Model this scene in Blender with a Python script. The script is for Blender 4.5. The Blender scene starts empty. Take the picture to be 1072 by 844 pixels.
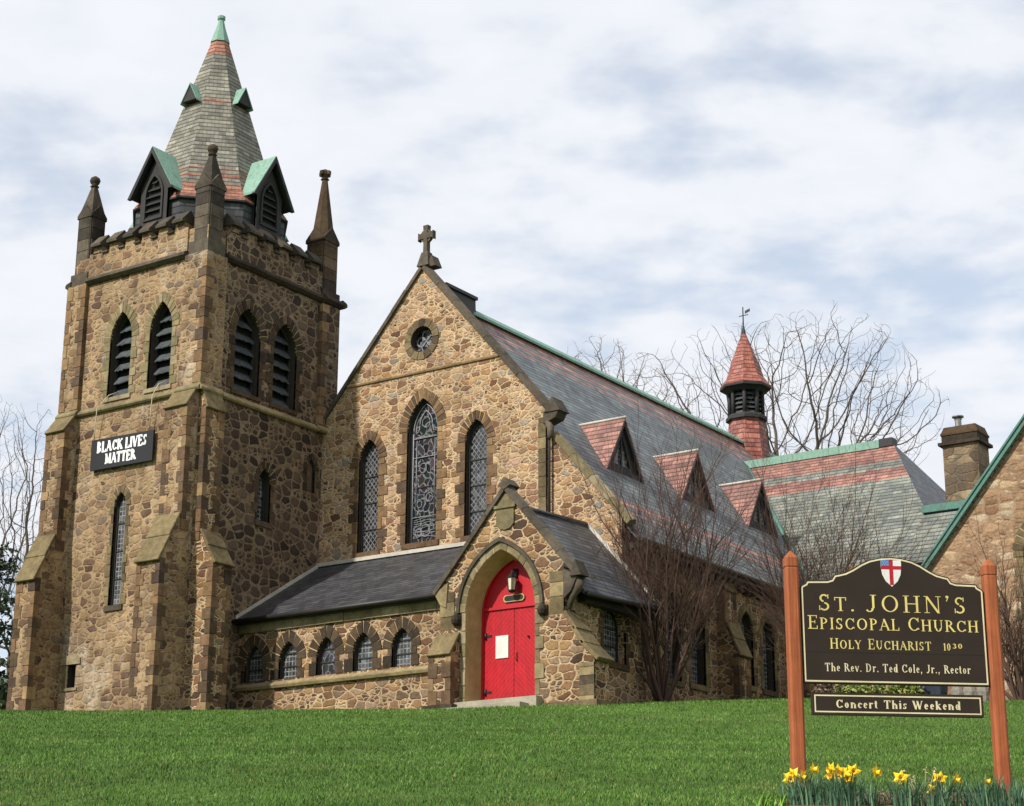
import bpy, math, random
import numpy as np
from mathutils import Vector, Matrix
from mathutils.geometry import tessellate_polygon
random.seed(7); np.random.seed(7)
R = math.radians
scn = bpy.context.scene
COL = scn.collection

# ------------------------------------------------------------------ camera, sky, sun, exposure
CAM = Vector((40.19, -40.99, -7.44))
rows = ((0.824168, 0.566325, 0.004851), (0.160435, -0.241676, 0.957002), (-0.543146, 0.787952, 0.290039))
camd = bpy.data.cameras.new("camera")
cam = bpy.data.objects.new("camera", camd); COL.objects.link(cam)
rt, up, fw = [Vector(r) for r in rows]
mw = Matrix((( rt.x, up.x, -fw.x, CAM.x), (rt.y, up.y, -fw.y, CAM.y), (rt.z, up.z, -fw.z, CAM.z), (0, 0, 0, 1)))
cam.matrix_world = mw
camd.sensor_fit = 'HORIZONTAL'; camd.sensor_width = 36.0; camd.lens = 36 * 1970.1 / 1072
camd.clip_start = 0.1; camd.clip_end = 3000
scn.camera = cam

SUN_AZ, SUN_EL = 14.0, 40.0            # azimuth: degrees from -Y towards -X
sdir = Vector((-math.sin(R(SUN_AZ)) * math.cos(R(SUN_EL)), -math.cos(R(SUN_AZ)) * math.cos(R(SUN_EL)), math.sin(R(SUN_EL))))
sund = bpy.data.lights.new("sun", 'SUN'); sund.energy = 3.9; sund.angle = R(1.5); sund.color = (1.0, 0.95, 0.88)
suno = bpy.data.objects.new("sun", sund); COL.objects.link(suno)
suno.rotation_euler = sdir.to_track_quat('Z', 'Y').to_euler()
suno.location = (-10, -60, 60)

world = bpy.data.worlds.new("World"); scn.world = world; world.use_nodes = True
scn.view_settings.view_transform = 'Standard'; scn.view_settings.look = 'None'
scn.view_settings.gamma = 1.0; scn.view_settings.use_curve_mapping = False
scn.view_settings.exposure = 0.36

OX, OY = 12.1, 2.2
def build_world():
    t = world.node_tree; t.nodes.clear()
    L = t.links.new
    def N(typ, **k):
        n = t.nodes.new(typ)
        for a, b in k.items(): setattr(n, a, b)
        return n
    out = N('ShaderNodeOutputWorld'); bg = N('ShaderNodeBackground'); bg.inputs[1].default_value = 0.10
    L(bg.outputs[0], out.inputs[0])
    sky = N('ShaderNodeTexSky', sky_type='NISHITA'); sky.sun_disc = False
    sky.sun_elevation = R(SUN_EL); sky.sun_rotation = math.atan2(sdir.x, sdir.y)
    sky.air_density = 1.0; sky.dust_density = 0.6; sky.ozone_density = 1.5
    tc = N('ShaderNodeTexCoord')
    sep = N('ShaderNodeSeparateXYZ'); L(tc.outputs['Generated'], sep.inputs[0])
    # project the view direction on a cloud deck: p = (x, y) / (z + 0.22)
    def M(op, a, b=None, c=None):
        m = N('ShaderNodeMath', operation=op)
        for i, v in enumerate((a, b, c)):
            if v is None: continue
            if isinstance(v, (int, float)): m.inputs[i].default_value = v
            else: L(v, m.inputs[i])
        return m.outputs[0]
    zz = M('MAXIMUM', sep.outputs[2], 0.0)
    den = M('ADD', zz, 0.20)
    cx = M('DIVIDE', sep.outputs[0], den); cy = M('DIVIDE', sep.outputs[1], den)
    # axes along / across the view so that the rows of cloud run sideways
    h = math.atan2(fw.x, fw.y)
    ca, sa = math.cos(h), math.sin(h)
    lat = M('ADD', M('MULTIPLY', cx, ca), M('MULTIPLY', cy, -sa))
    dep = M('ADD', M('MULTIPLY', cx, sa), M('MULTIPLY', cy, ca))
    comb = N('ShaderNodeCombineXYZ'); L(M('MULTIPLY', lat, 1.0), comb.inputs[0]); L(M('MULTIPLY', dep, 1.15), comb.inputs[1])
    comb.inputs[2].default_value = 3.7
    def noise(scale, det, rough, dist=0.0, off=(0, 0, 0)):
        mp = N('ShaderNodeMapping'); mp.inputs['Location'].default_value = off
        L(comb.outputs[0], mp.inputs[0])
        n = N('ShaderNodeTexNoise'); n.inputs['Scale'].default_value = scale; n.inputs['Detail'].default_value = det
        n.inputs['Roughness'].default_value = rough; n.inputs['Distortion'].default_value = dist
        L(mp.outputs[0], n.inputs['Vector']); return n.outputs['Fac']
    n1 = noise(4.4, 5, .48, .1, (OX, OY, 0)); n2 = noise(11.0, 4, .5, .1, (2.1, .3, 0)); n3 = noise(1.9, 3, .5, 0, (OX + 5.3, OY + 1.9, 0))
    dens = M('ADD', M('ADD', M('MULTIPLY', n1, .45), M('MULTIPLY', n2, .40)), M('MULTIPLY', n3, .40))
    cov = N('ShaderNodeMapRange'); cov.interpolation_type = 'SMOOTHSTEP'
    cov.inputs[1].default_value = .455; cov.inputs[2].default_value = .655; cov.inputs[3].default_value = .64; cov.inputs[4].default_value = 1
    L(dens, cov.inputs[0])
    # cloud tone: bright crests, soft grey-blue undersides
    tone = N('ShaderNodeValToRGB'); L(M('ADD', M('MULTIPLY', n2, .6), M('MULTIPLY', n1, .4)), tone.inputs[0])
    e = tone.color_ramp.elements
    e[0].position = .36; e[0].color = (6.4, 6.7, 7.25, 1)
    e[1].position = .60; e[1].color = (7.05, 7.25, 7.65, 1)
    mix = N('ShaderNodeMix', data_type='RGBA'); L(cov.outputs[0], mix.inputs[0])
    tint = N('ShaderNodeMix', data_type='RGBA', blend_type='MULTIPLY'); tint.inputs[0].default_value = 1.0
    L(sky.outputs[0], tint.inputs[6]); tint.inputs[7].default_value = (.80, 1.12, 1.24, 1)
    L(tint.outputs[2], mix.inputs[6]); L(tone.outputs[0], mix.inputs[7])
    # below the horizon: dull ground bounce
    hz = N('ShaderNodeMapRange'); hz.inputs[1].default_value = -.06; hz.inputs[2].default_value = 0.0
    L(sep.outputs[2], hz.inputs[0])
    mix2 = N('ShaderNodeMix', data_type='RGBA'); L(hz.outputs[0], mix2.inputs[0])
    mix2.inputs[6].default_value = (1.2, 1.3, 1.0, 1); L(mix.outputs[2], mix2.inputs[7])
    L(mix2.outputs[2], bg.inputs[0])
build_world()

# ------------------------------------------------------------------ helpers
def h2l(s):
    s = s.lstrip('#'); v = [int(s[i:i + 2], 16) / 255 for i in (0, 2, 4)]
    return tuple((c / 12.92 if c <= .04045 else ((c + .055) / 1.055) ** 2.4) for c in v) + (1,)

class NT:
    def __init__(s, name):
        s.m = bpy.data.materials.new(name); s.m.use_nodes = True; s.t = s.m.node_tree; s.t.nodes.clear()
        s.out = s.t.nodes.new('ShaderNodeOutputMaterial'); s.b = s.t.nodes.new('ShaderNodeBsdfPrincipled')
        s.t.links.new(s.b.outputs[0], s.out.inputs[0])
    def n(s, typ, ins=None, **k):
        n = s.t.nodes.new(typ)
        for a, b in k.items(): setattr(n, a, b)
        for a, v in (ins or {}).items(): s.set(n.inputs[a], v)
        return n
    def set(s, sock, v):
        if isinstance(v, bpy.types.NodeSocket): s.t.links.new(v, sock)
        else: sock.default_value = v
    def math(s, op, a, b=0.0, c=0.0, clamp=False):
        n = s.n('ShaderNodeMath', {0: a, 1: b, 2: c}, operation=op); n.use_clamp = clamp; return n.outputs[0]
    def uv(s): return s.n('ShaderNodeTexCoord').outputs['UV']
    def obj(s): return s.n('ShaderNodeTexCoord').outputs['Object']
    def noise(s, vec, scale, det=3, rough=.55, dist=0, col=False):
        n = s.n('ShaderNodeTexNoise', {'Vector': vec, 'Scale': scale, 'Detail': det, 'Roughness': rough, 'Distortion': dist})
        return n.outputs['Color' if col else 'Fac']
    def ramp(s, fac, stops, interp='LINEAR'):
        n = s.n('ShaderNodeValToRGB', {0: fac}); r = n.color_ramp; r.interpolation = interp
        while len(r.elements) < len(stops): r.elements.new(.5)
        for e, (p, c) in zip(r.elements, stops):
            e.position = p; e.color = c if not isinstance(c, (int, float)) else (c, c, c, 1)
        return n.outputs[0]
    def mix(s, f, a, b, mode='MIX'):
        n = s.n('ShaderNodeMix', data_type='RGBA', blend_type=mode); s.set(n.inputs[0], f); s.set(n.inputs[6], a); s.set(n.inputs[7], b)
        return n.outputs[2]
    def mr(s, v, a, b, c=0.0, d=1.0, smooth=False):
        n = s.n('ShaderNodeMapRange', {0: v, 1: a, 2: b, 3: c, 4: d})
        if smooth: n.interpolation_type = 'SMOOTHSTEP'
        return n.outputs[0]
    def map(s, v, scale=(1, 1, 1), loc=(0, 0, 0), rot=(0, 0, 0)):
        return s.n('ShaderNodeMapping', {'Vector': v, 'Location': loc, 'Rotation': rot, 'Scale': scale}).outputs[0]
    def fin(s, col, rough=.85, bump=None, bs=.5, bd=.02, spec=.3, metal=0.0):
        s.set(s.b.inputs['Base Color'], col); s.set(s.b.inputs['Roughness'], rough)
        s.b.inputs['Specular IOR Level'].default_value = spec; s.set(s.b.inputs['Metallic'], metal)
        if bump is not None:
            bn = s.n('ShaderNodeBump', {'Strength': bs, 'Distance': bd, 'Height': bump}); s.set(s.b.inputs['Normal'], bn.outputs[0])
        return s.m

def scl(c, k): return (c[0] * k, c[1] * k, c[2] * k, 1)

def rubble(name, stones, mortar, size=(.42, .25), mw=.022, smear=0.0, stain=.3, split=.55, bd=.03, rc=.84, lime=0.0):
    """random rubble masonry: irregular stones in two sizes, raised over mortar"""
    n = NT(name); uv = n.uv()
    wob = n.n('ShaderNodeVectorMath', {0: n.noise(uv, 5, 3, .6, 0, True), 1: (.5, .5, .5)}, operation='SUBTRACT').outputs[0]
    wob = n.n('ShaderNodeVectorMath', {0: wob, 3: .13}, operation='SCALE').outputs[0]
    p = n.n('ShaderNodeVectorMath', {0: uv, 1: wob}, operation='ADD').outputs[0]
    p = n.map(p, (1 / size[0], 1 / size[1], 1))
    def vor(scale, feat):
        v = n.n('ShaderNodeTexVoronoi', voronoi_dimensions='2D', feature=feat)
        n.set(v.inputs['Vector'], p); v.inputs['Scale'].default_value = scale; v.inputs['Randomness'].default_value = .8
        return v
    def cellset(sc_):
        f = vor(sc_, 'F1'); e = vor(sc_, 'DISTANCE_TO_EDGE').outputs['Distance']
        # corners far from the middle of a stone are knocked off
        return f.outputs['Color'], n.math('MINIMUM', e, n.math('MULTIPLY', n.math('SUBTRACT', rc, f.outputs['Distance']), .55))
    c1, e1 = cellset(1); c2, e2 = cellset(1.75)
    s1 = n.n('ShaderNodeSeparateColor', {0: c1}); s2 = n.n('ShaderNodeSeparateColor', {0: c2})
    sub = n.math('GREATER_THAN', s1.outputs[0], split)
    e2s = n.math('MULTIPLY', e2, .62)
    em = n.math('MINIMUM', e1, n.math('ADD', e2s, n.math('MULTIPLY', n.math('SUBTRACT', 1.0, sub), 9.0)))
    d = n.math('MULTIPLY', em, (size[0] + size[1]) * .5)
    fine = n.noise(uv, 26, 4, .65)
    big = n.noise(uv, .45, 4, .6)
    med = n.noise(uv, 2.3, 4, .6)
    d = n.math('ADD', d, n.math('MULTIPLY', n.math('SUBTRACT', fine, .5), mw * 1.7))
    d = n.math('SUBTRACT', d, n.math('MULTIPLY', n.mr(med, .4, .68), mw * .8))
    mask = n.mr(d, mw * .45, mw * 1.2, 0, 1, True)
    rnd = n.math('ADD', n.math('MULTIPLY', n.math('SUBTRACT', 1.0, sub), s1.outputs[1]), n.math('MULTIPLY', sub, s2.outputs[1]))
    rnd2 = n.math('ADD', n.math('MULTIPLY', n.math('SUBTRACT', 1.0, sub), s1.outputs[2]), n.math('MULTIPLY', sub, s2.outputs[2]))
    k = len(stones)
    col = n.ramp(rnd, [((i + .0) / k, c) for i, c in enumerate(stones)], 'CONSTANT')
    col = n.mix(1.0, col, n.ramp(rnd2, [(0, .72), (1, 1.25)]), 'MULTIPLY')
    col = n.mix(1.0, col, n.ramp(n.noise(uv, 14, 5, .7), [(.3, .62), (.7, 1.32)]), 'MULTIPLY')
    mcol = n.mix(1.0, mortar, n.ramp(n.noise(uv, 7, 5, .7), [(.3, .55), (.5, .92), (.72, 1.15)]), 'MULTIPLY')
    mcol = n.mix(n.mr(n.noise(n.map(uv, (1, 1, 1), (7, 3, 0)), .8, 4, .6), .4, .66, 0, .55), mcol, n.mix(1.0, mcol, (.62, .56, .5, 1), 'MULTIPLY'))
    mk = mask
    if smear > 0:
        sm = n.mr(n.math('ADD', n.math('MULTIPLY', med, .7), n.math('MULTIPLY', rnd2, .35)), .42, .72, 0, smear, True)
        mk = n.math('MULTIPLY', mask, n.math('SUBTRACT', 1.0, sm))
    out = n.mix(mk, mcol, col)
    out = n.mix(1.0, out, n.ramp(big, [(.32, 1 - stain), (.62, 1.08)]), 'MULTIPLY')
    # streaks of weathering running down
    st = n.noise(n.map(uv, (1.6, .16, 1)), 1.7, 4, .6)
    out = n.mix(1.0, out, n.ramp(st, [(.34, 1 - stain * .9), (.56, 1.03)]), 'MULTIPLY')
    so = n.mr(n.noise(n.map(uv, (.55, .38, 1), (11, 4, 0)), 1.0, 6, .68), .50, .70, 0, stain * 1.7, True)
    out = n.mix(so, out, n.mix(1.0, n.mix(.5, out, (.16, .15, .135, 1)), (.62, .62, .62, 1), 'MULTIPLY'))
    if lime > 0:
        lm = n.math('MULTIPLY', n.mr(n.noise(n.map(uv, (.85, .28, 1), (2.3, 5.1, 0)), 1.0, 3, .55), .55, .68, 0, 1, True), n.mr(n.noise(uv, 5, 5, .7), .38, .6, 0, lime))
        out = n.mix(lm, out, h2l('#bdb2a0'))
    hgt = n.math('ADD', n.math('MULTIPLY', n.mr(d, mw * .3, mw * 3.2, 0, 1, True), .8),
                 n.math('ADD', n.math('MULTIPLY', n.noise(uv, 12, 6, .7), .55), n.math('MULTIPLY', rnd2, .35)))
    return n.fin(out, .9, hgt, .85, bd, .18)

def dressed(name, cols, jit=.25, rough=.88, stain=.35, nscale=6):
    """cut stone; each separate block gets its own tone"""
    n = NT(name); o = n.obj(); g = n.n('ShaderNodeNewGeometry').outputs['Random Per Island']
    k = len(cols)
    col = n.ramp(g, [(i / k, c) for i, c in enumerate(cols)], 'CONSTANT')
    r2 = n.math('FRACT', n.math('MULTIPLY', g, 37.7))
    col = n.mix(1.0, col, n.ramp(r2, [(0, 1 - jit), (1, 1 + jit)]), 'MULTIPLY')
    col = n.mix(1.0, col, n.ramp(n.noise(o, nscale, 6, .68), [(.28, .6), (.72, 1.3)]), 'MULTIPLY')
    col = n.mix(1.0, col, n.ramp(n.noise(o, .9, 4, .6), [(.34, 1 - stain), (.6, 1.06)]), 'MULTIPLY')
    return n.fin(col, rough, n.noise(o, 16, 6, .7), .7, .025, .2)

def slate(name, base, bands=(), red=None, row=.19, wid=.27, rough=.5, var=.22, spec=.45, scallop=False):
    """overlapping slates in rows; coloured rows sit at fixed heights above the ground"""
    n = NT(name); uv = n.uv()
    br = n.n('ShaderNodeTexBrick', {'Vector': uv, 'Color1': (.25, .25, .25, 1), 'Color2': (.85, .85, .85, 1), 'Mortar': (0, 0, 0, 1), 'Scale': 1.0,
             'Mortar Size': .007, 'Mortar Smooth': .2, 'Bias': 0.0, 'Brick Width': wid, 'Row Height': row})
    br.offset = .5
    # every slate its own random value
    sp = n.n('ShaderNodeSeparateXYZ', {0: uv})
    rowi = n.math('FLOOR', n.math('DIVIDE', sp.outputs[1], row))
    xs = n.math('ADD', n.math('DIVIDE', sp.outputs[0], wid), n.math('MULTIPLY', n.math('MODULO', n.math('ABSOLUTE', rowi), 2.0), .5))
    cell = n.n('ShaderNodeCombineXYZ', {0: n.math('FLOOR', xs), 1: rowi, 2: 0.0}).outputs[0]
    wn = n.n('ShaderNodeTexWhiteNoise', {'Vector': cell}, noise_dimensions='3D').outputs['Value']
    wn2 = n.n('ShaderNodeTexWhiteNoise', {'Vector': n.map(cell, (1, 1, 1), (7.3, 2.1, 4))}, noise_dimensions='3D').outputs['Value']
    k = len(base)
    col = n.ramp(wn, [(i / k, c) for i, c in enumerate(base)], 'CONSTANT')
    if bands:
        z = n.n('ShaderNodeSeparateXYZ', {0: n.obj()}).outputs[2]
        z = n.math('ADD', z, n.math('MULTIPLY', n.math('SUBTRACT', wn2, .5), .10))
        f = None
        for a, b in bands:
            m = n.math('MULTIPLY', n.math('GREATER_THAN', z, a), n.math('LESS_THAN', z, b))
            f = m if f is None else n.math('MAXIMUM', f, m)
        kr = len(red)
        rc = n.ramp(wn, [(i / kr, c) for i, c in enumerate(red)], 'CONSTANT')
        col = n.mix(f, col, rc)
    col = n.mix(1.0, col, n.ramp(wn2, [(0, 1 - var), (1, 1 + var)]), 'MULTIPLY')
    rwn = n.n('ShaderNodeTexWhiteNoise', {'W': rowi}, noise_dimensions='1D').outputs['Value']
    col = n.mix(1.0, col, n.ramp(rwn, [(0, .86), (1, 1.14)]), 'MULTIPLY')
    col = n.mix(1.0, col, n.ramp(n.noise(uv, .7, 5, .65), [(.3, .76), (.66, 1.12)]), 'MULTIPLY')
    col = n.mix(1.0, col, n.ramp(n.noise(n.map(uv, (3, .35, 1)), 1.2, 4, .6), [(.32, .82), (.6, 1.05)]), 'MULTIPLY')
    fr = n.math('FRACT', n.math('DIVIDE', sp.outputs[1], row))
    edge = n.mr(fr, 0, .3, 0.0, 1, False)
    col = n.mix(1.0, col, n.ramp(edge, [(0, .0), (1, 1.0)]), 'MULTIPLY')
    col = n.mix(n.math('MULTIPLY', br.outputs['Fac'], .55), col, (.02, .02, .02, 1))
    hgt = n.math('ADD', n.math('MULTIPLY', n.math('SUBTRACT', 1.0, fr), .9), n.math('ADD', n.math('MULTIPLY', wn2, .35), n.math('MULTIPLY', br.outputs['Fac'], -.5)))
    return n.fin(col, rough, hgt, .7, .02, spec)

def plain(name, col, rough=.6, jit=.18, nscale=7, bump=.3, metal=0.0, spec=.4, stain=.15):
    n = NT(name); o = n.obj()
    c = n.mix(1.0, col, n.ramp(n.noise(o, nscale, 5, .65), [(.3, 1 - jit), (.7, 1 + jit)]), 'MULTIPLY')
    c = n.mix(1.0, c, n.ramp(n.noise(o, nscale * .12, 3, .5), [(.35, 1 - stain), (.6, 1 + stain * .3)]), 'MULTIPLY')
    return n.fin(c, rough, n.noise(o, nscale * 4, 4, .6), bump, .01, spec, metal)

def copper(name, col, col2):
    n = NT(name); o = n.obj()
    c = n.mix(n.noise(o, 2.2, 5, .65), col, col2)
    c = n.mix(1.0, c, n.ramp(n.noise(o, 11, 4, .6), [(.3, .8), (.7, 1.12)]), 'MULTIPLY')
    st = n.noise(n.map(o, (4, 4, .4)), 2.0, 3, .5)
    c = n.mix(n.mr(st, .42, .3, 0, .6), c, h2l('#5d5a48'))
    return n.fin(c, .7, n.noise(o, 18, 3, .6), .25, .01, .3)

def bark(name, col, col2):
    n = NT(name); o = n.obj()
    c = n.mix(n.noise(n.map(o, (1, 1, .35)), 9, 5, .65), col, col2)
    return n.fin(c, .9, n.noise(n.map(o, (1, 1, .25)), 22, 4, .65), .5, .01, .2)

def leaded(name, kind):
    """leaded glass: dark panes with pale lead lines"""
    n = NT(name); uv = n.uv()
    sp = n.n('ShaderNodeSeparateXYZ', {0: uv})
    if kind == 'lattice':
        q = n.map(uv, (1 / .17, 1 / .21, 1), (0, 0, 0))
        spq = n.n('ShaderNodeSeparateXYZ', {0: q})
        a = n.math('ADD', spq.outputs[0], spq.outputs[1]); b = n.math('SUBTRACT', spq.outputs[0], spq.outputs[1])
        def ln(v, w): return n.math('LESS_THAN', n.math('ABSOLUTE', n.math('SUBTRACT', n.math('FRACT', v), .5)), w)
        m = n.math('MAXIMUM', ln(a, .11), ln(b, .11))
        cell = n.n('ShaderNodeCombineXYZ', {0: n.math('FLOOR', n.math('ADD', a, .5)), 1: n.math('FLOOR', n.math('ADD', b, .5))}).outputs[0]
        glass = (.03, .031, .034, 1); lead = (.15, .15, .15, 1)
    elif kind == 'square':
        q = n.map(uv, (1 / .13, 1 / .15, 1)); spq = n.n('ShaderNodeSeparateXYZ', {0: q})
        def ln(v, w): return n.math('LESS_THAN', n.math('ABSOLUTE', n.math('SUBTRACT', n.math('FRACT', v), .5)), w)
        m = n.math('MAXIMUM', ln(spq.outputs[0], .1), ln(spq.outputs[1], .09))
        cell = n.n('ShaderNodeCombineXYZ', {0: n.math('FLOOR', n.math('ADD', spq.outputs[0], .5)), 1: n.math('FLOOR', n.math('ADD', spq.outputs[1], .5))}).outputs[0]
        glass = (.06, .066, .068, 1); lead = (.24, .24, .23, 1)
    else:
        w = n.noise(uv, 3.2, 2, .5, 0, True)
        w = n.n('ShaderNodeVectorMath', {0: w, 3: .35}, operation='SCALE').outputs[0]
        q = n.n('ShaderNodeVectorMath', {0: uv, 1: w}, operation='ADD').outputs[0]
        v1 = n.n('ShaderNodeTexVoronoi', {'Vector': n.map(q, (1.25, 1, 1)), 'Scale': 3.8}, voronoi_dimensions='2D', feature='DISTANCE_TO_EDGE')
        v2 = n.n('ShaderNodeTexVoronoi', {'Vector': n.map(q, (1.25, 1, 1)), 'Scale': 3.8}, voronoi_dimensions='2D')
        m = n.math('LESS_THAN', v1.outputs['Distance'], .075)
        cell = v2.outputs['Color']
        glass = (.022, .021, .025, 1); lead = (.15, .15, .16, 1)
    wn = n.n('ShaderNodeTexWhiteNoise', {'Vector': cell}, noise_dimensions='3D')
    g = n.mix(1.0, glass, n.ramp(wn.outputs['Value'], [(0, .35), (.75, 1.2), (.93, 1.4), (.94, 2.6)]), 'MULTIPLY')
    if kind != 'lattice':
        g = n.mix(.22, g, n.mix(1.0, wn.outputs['Color'], (.09, .07, .08, 1), 'MULTIPLY'))
    lead2 = n.mix(1.0, lead, n.ramp(n.noise(uv, 5, 3, .6), [(.35, .4), (.65, 1.2)]), 'MULTIPLY')
    tilt = n.math('ADD', n.math('MULTIPLY', wn.outputs['Value'], 1.0), n.noise(uv, 6, 2, .5))
    return n.fin(n.mix(m, g, lead2), n.mix(m, (.18, .18, .18, 1), (.6, .6, .6, 1)), tilt, .55, .012, .6)

# ------------------------------------------------------------------ mesh builder
class MB:
    def __init__(s): s.v = []; s.f = []; s.mi = []; s.sm = []
    def add(s, vs, fs, mi=0, smooth=False):
        o = len(s.v); s.v += [tuple(x) for x in vs]
        for f in fs: s.f.append([o + i for i in f]); s.mi.append(mi); s.sm.append(smooth)
    def box(s, x0, x1, y0, y1, z0, z1, mi=0):
        vs = [(x, y, z) for z in (z0, z1) for y in (y0, y1) for x in (x0, x1)]
        s.add(vs, [(0, 2, 3, 1), (4, 5, 7, 6), (0, 1, 5, 4), (1, 3, 7, 5), (3, 2, 6, 7), (2, 0, 4, 6)], mi)
    def hexa(s, p, mi=0):
        """p: bottom 4 (ccw from above) then top 4"""
        s.add(p, [(3, 2, 1, 0), (4, 5, 6, 7), (0, 1, 5, 4), (1, 2, 6, 5), (2, 3, 7, 6), (3, 0, 4, 7)], mi)
    def prism(s, F, pts, w0, w1, mi=0, back=True, front=True, holes=()):
        """pts: CCW outline in frame F (u,v); closed prism between depths w0 < w1 (outward)"""
        loops = [list(pts)] + [list(h) for h in holes]
        flat = [q for l in loops for q in l]
        tri = tessellate_polygon([[Vector((a, b, 0)) for a, b in l] for l in loops])
        tris = []
        for t in tri:
            a, b, c = [flat[i] for i in t]
            ar = (b[0] - a[0]) * (c[1] - a[1]) - (b[1] - a[1]) * (c[0] - a[0])
            if abs(ar) < 1e-9: continue
            tris.append(t if ar > 0 else (t[0], t[2], t[1]))
        n = len(flat)
        vs = [F(a, b, w1) for a, b in flat] + [F(a, b, w0) for a, b in flat]
        fs = []
        if front: fs += [tuple(t) for t in tris]
        if back: fs += [tuple(n + i for i in reversed(t)) for t in tris]
        o = 0
        for li, l in enumerate(loops):
            m = len(l)
            area = sum(l[i][0] * l[(i + 1) % m][1] - l[(i + 1) % m][0] * l[i][1] for i in range(m))
            flip = (area < 0) != (li > 0)
            for i in range(m):
                j = (i + 1) % m
                q = (o + i, n + o + i, n + o + j, o + j)
                fs.append(tuple(reversed(q)) if flip else q)
            o += m
        s.add(vs, fs, mi)
    def skin(s, F, pts, holes, depth, mi=0, mih=None, backs=None):
        """a wall: front face with openings, and the reveals of the openings going in by depth"""
        loops = [list(pts)] + [list(h) for h in holes]
        flat = [q for l in loops for q in l]
        tri = tessellate_polygon([[Vector((a, b, 0)) for a, b in l] for l in loops])
        tris = []
        for t in tri:
            a, b, c = [flat[i] for i in t]
            ar = (b[0] - a[0]) * (c[1] - a[1]) - (b[1] - a[1]) * (c[0] - a[0])
            if abs(ar) < 1e-9: continue
            tris.append(t if ar > 0 else (t[0], t[2], t[1]))
        s.add([F(a, b, 0) for a, b in flat], tris, mi)
        for hi, h in enumerate(holes):
            m = len(h); hb = backs[hi] if backs else h
            area = sum(h[i][0] * h[(i + 1) % m][1] - h[(i + 1) % m][0] * h[i][1] for i in range(m))
            vs = [F(a, b, 0) for a, b in h] + [F(a, b, -depth) for a, b in hb]
            fs = []
            for i in range(m):
                j = (i + 1) % m
                q = (i, j, m + j, m + i)
                fs.append(q if area > 0 else tuple(reversed(q)))
            s.add(vs, fs, mi if mih is None else mih)
    def tube(s, pts, rad, sides=6, mi=0, cap=True, smooth=True):
        n = len(pts); vs = []; prev = None
        for i, p in enumerate(pts):
            a = Vector(pts[max(0, i - 1)]); b = Vector(pts[min(n - 1, i + 1)])
            t = (b - a)
            if t.length < 1e-9: t = Vector((0, 0, 1))
            t.normalize()
            if prev is None:
                ref = Vector((0, 0, 1)) if abs(t.z) < .9 else Vector((1, 0, 0))
                u = t.cross(ref).normalized()
            else:
                u = (prev - t * prev.dot(t))
                u = u.normalized() if u.length > 1e-6 else t.orthogonal().normalized()
            prev = u; w = t.cross(u)
            r = rad[i] if not isinstance(rad, (int, float)) else rad
            p = Vector(p)
            for k in range(sides):
                an = 2 * math.pi * k / sides
                vs.append(p + u * (r * math.cos(an)) + w * (r * math.sin(an)))
        fs = []
        for i in range(n - 1):
            for k in range(sides):
                k2 = (k + 1) % sides
                fs.append((i * sides + k, i * sides + k2, (i + 1) * sides + k2, (i + 1) * sides + k))
        if cap:
            fs.append(tuple(reversed(range(sides)))); fs.append(tuple((n - 1) * sides + k for k in range(sides)))
        s.add(vs, fs, mi, smooth)
    def lathe(s, c, prof, sides=8, rot=0.0, mi=0, smooth=False):
        """prof: list of (radius, z) from the bottom up"""
        vs = []
        for r, z in prof:
            for k in range(sides):
                a = rot + 2 * math.pi * k / sides
                vs.append((c[0] + r * math.cos(a), c[1] + r * math.sin(a), c[2] + z))
        fs = []
        for i in range(len(prof) - 1):
            for k in range(sides):
                k2 = (k + 1) % sides
                fs.append((i * sides + k, i * sides + k2, (i + 1) * sides + k2, (i + 1) * sides + k))
        fs.append(tuple(reversed(range(sides)))); fs.append(tuple((len(prof) - 1) * sides + k for k in range(sides)))
        s.add(vs, fs, mi, smooth)
    def build(s, name, mats, parent=None, bevel=0.0):
        me = bpy.data.meshes.new(name); me.from_pydata(s.v, [], s.f)
        if not isinstance(mats, (list, tuple)): mats = [mats]
        for m in mats: me.materials.append(m)
        me.polygons.foreach_set('material_index', s.mi)
        me.polygons.foreach_set('use_smooth', s.sm)
        # UVs in metres along the surface: u level, v up the slope
        co = np.array(s.v, dtype=np.float64).reshape(-1, 3)
        uvl = me.uv_layers.new(name='UVMap')
        nl = len(me.loops); lv = np.empty(nl, dtype=np.int32); me.loops.foreach_get('vertex_index', lv)
        npoly = len(me.polygons); lt = np.empty(npoly, dtype=np.int32); me.polygons.foreach_get('loop_total', lt)
        nr = np.empty(npoly * 3, dtype=np.float32); me.polygons.foreach_get('normal', nr); nr = nr.reshape(-1, 3).astype(np.float64)
        nf = np.repeat(nr, lt, axis=0)
        ua = np.stack([-nf[:, 1], nf[:, 0], np.zeros(nl)], 1); ln = np.linalg.norm(ua, axis=1)
        flat = ln < .02; ua[flat] = (1, 0, 0); ln[flat] = 1; ua /= ln[:, None]
        va = np.cross(nf, ua); va[flat] = (0, 1, 0)
        p = co[lv]
        uv = np.stack([(p * ua).sum(1) + 50, (p * va).sum(1) + 50], 1).astype(np.float32)
        uvl.data.foreach_set('uv', uv.ravel())
        me.update()
        o = bpy.data.objects.new(name, me); COL.objects.link(o)
        if parent is not None: o.parent = parent
        if bevel > 0:
            b = o.modifiers.new('bevel', 'BEVEL'); b.width = bevel; b.segments = 2; b.limit_method = 'ANGLE'; b.angle_limit = R(40)
        return o

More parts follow.
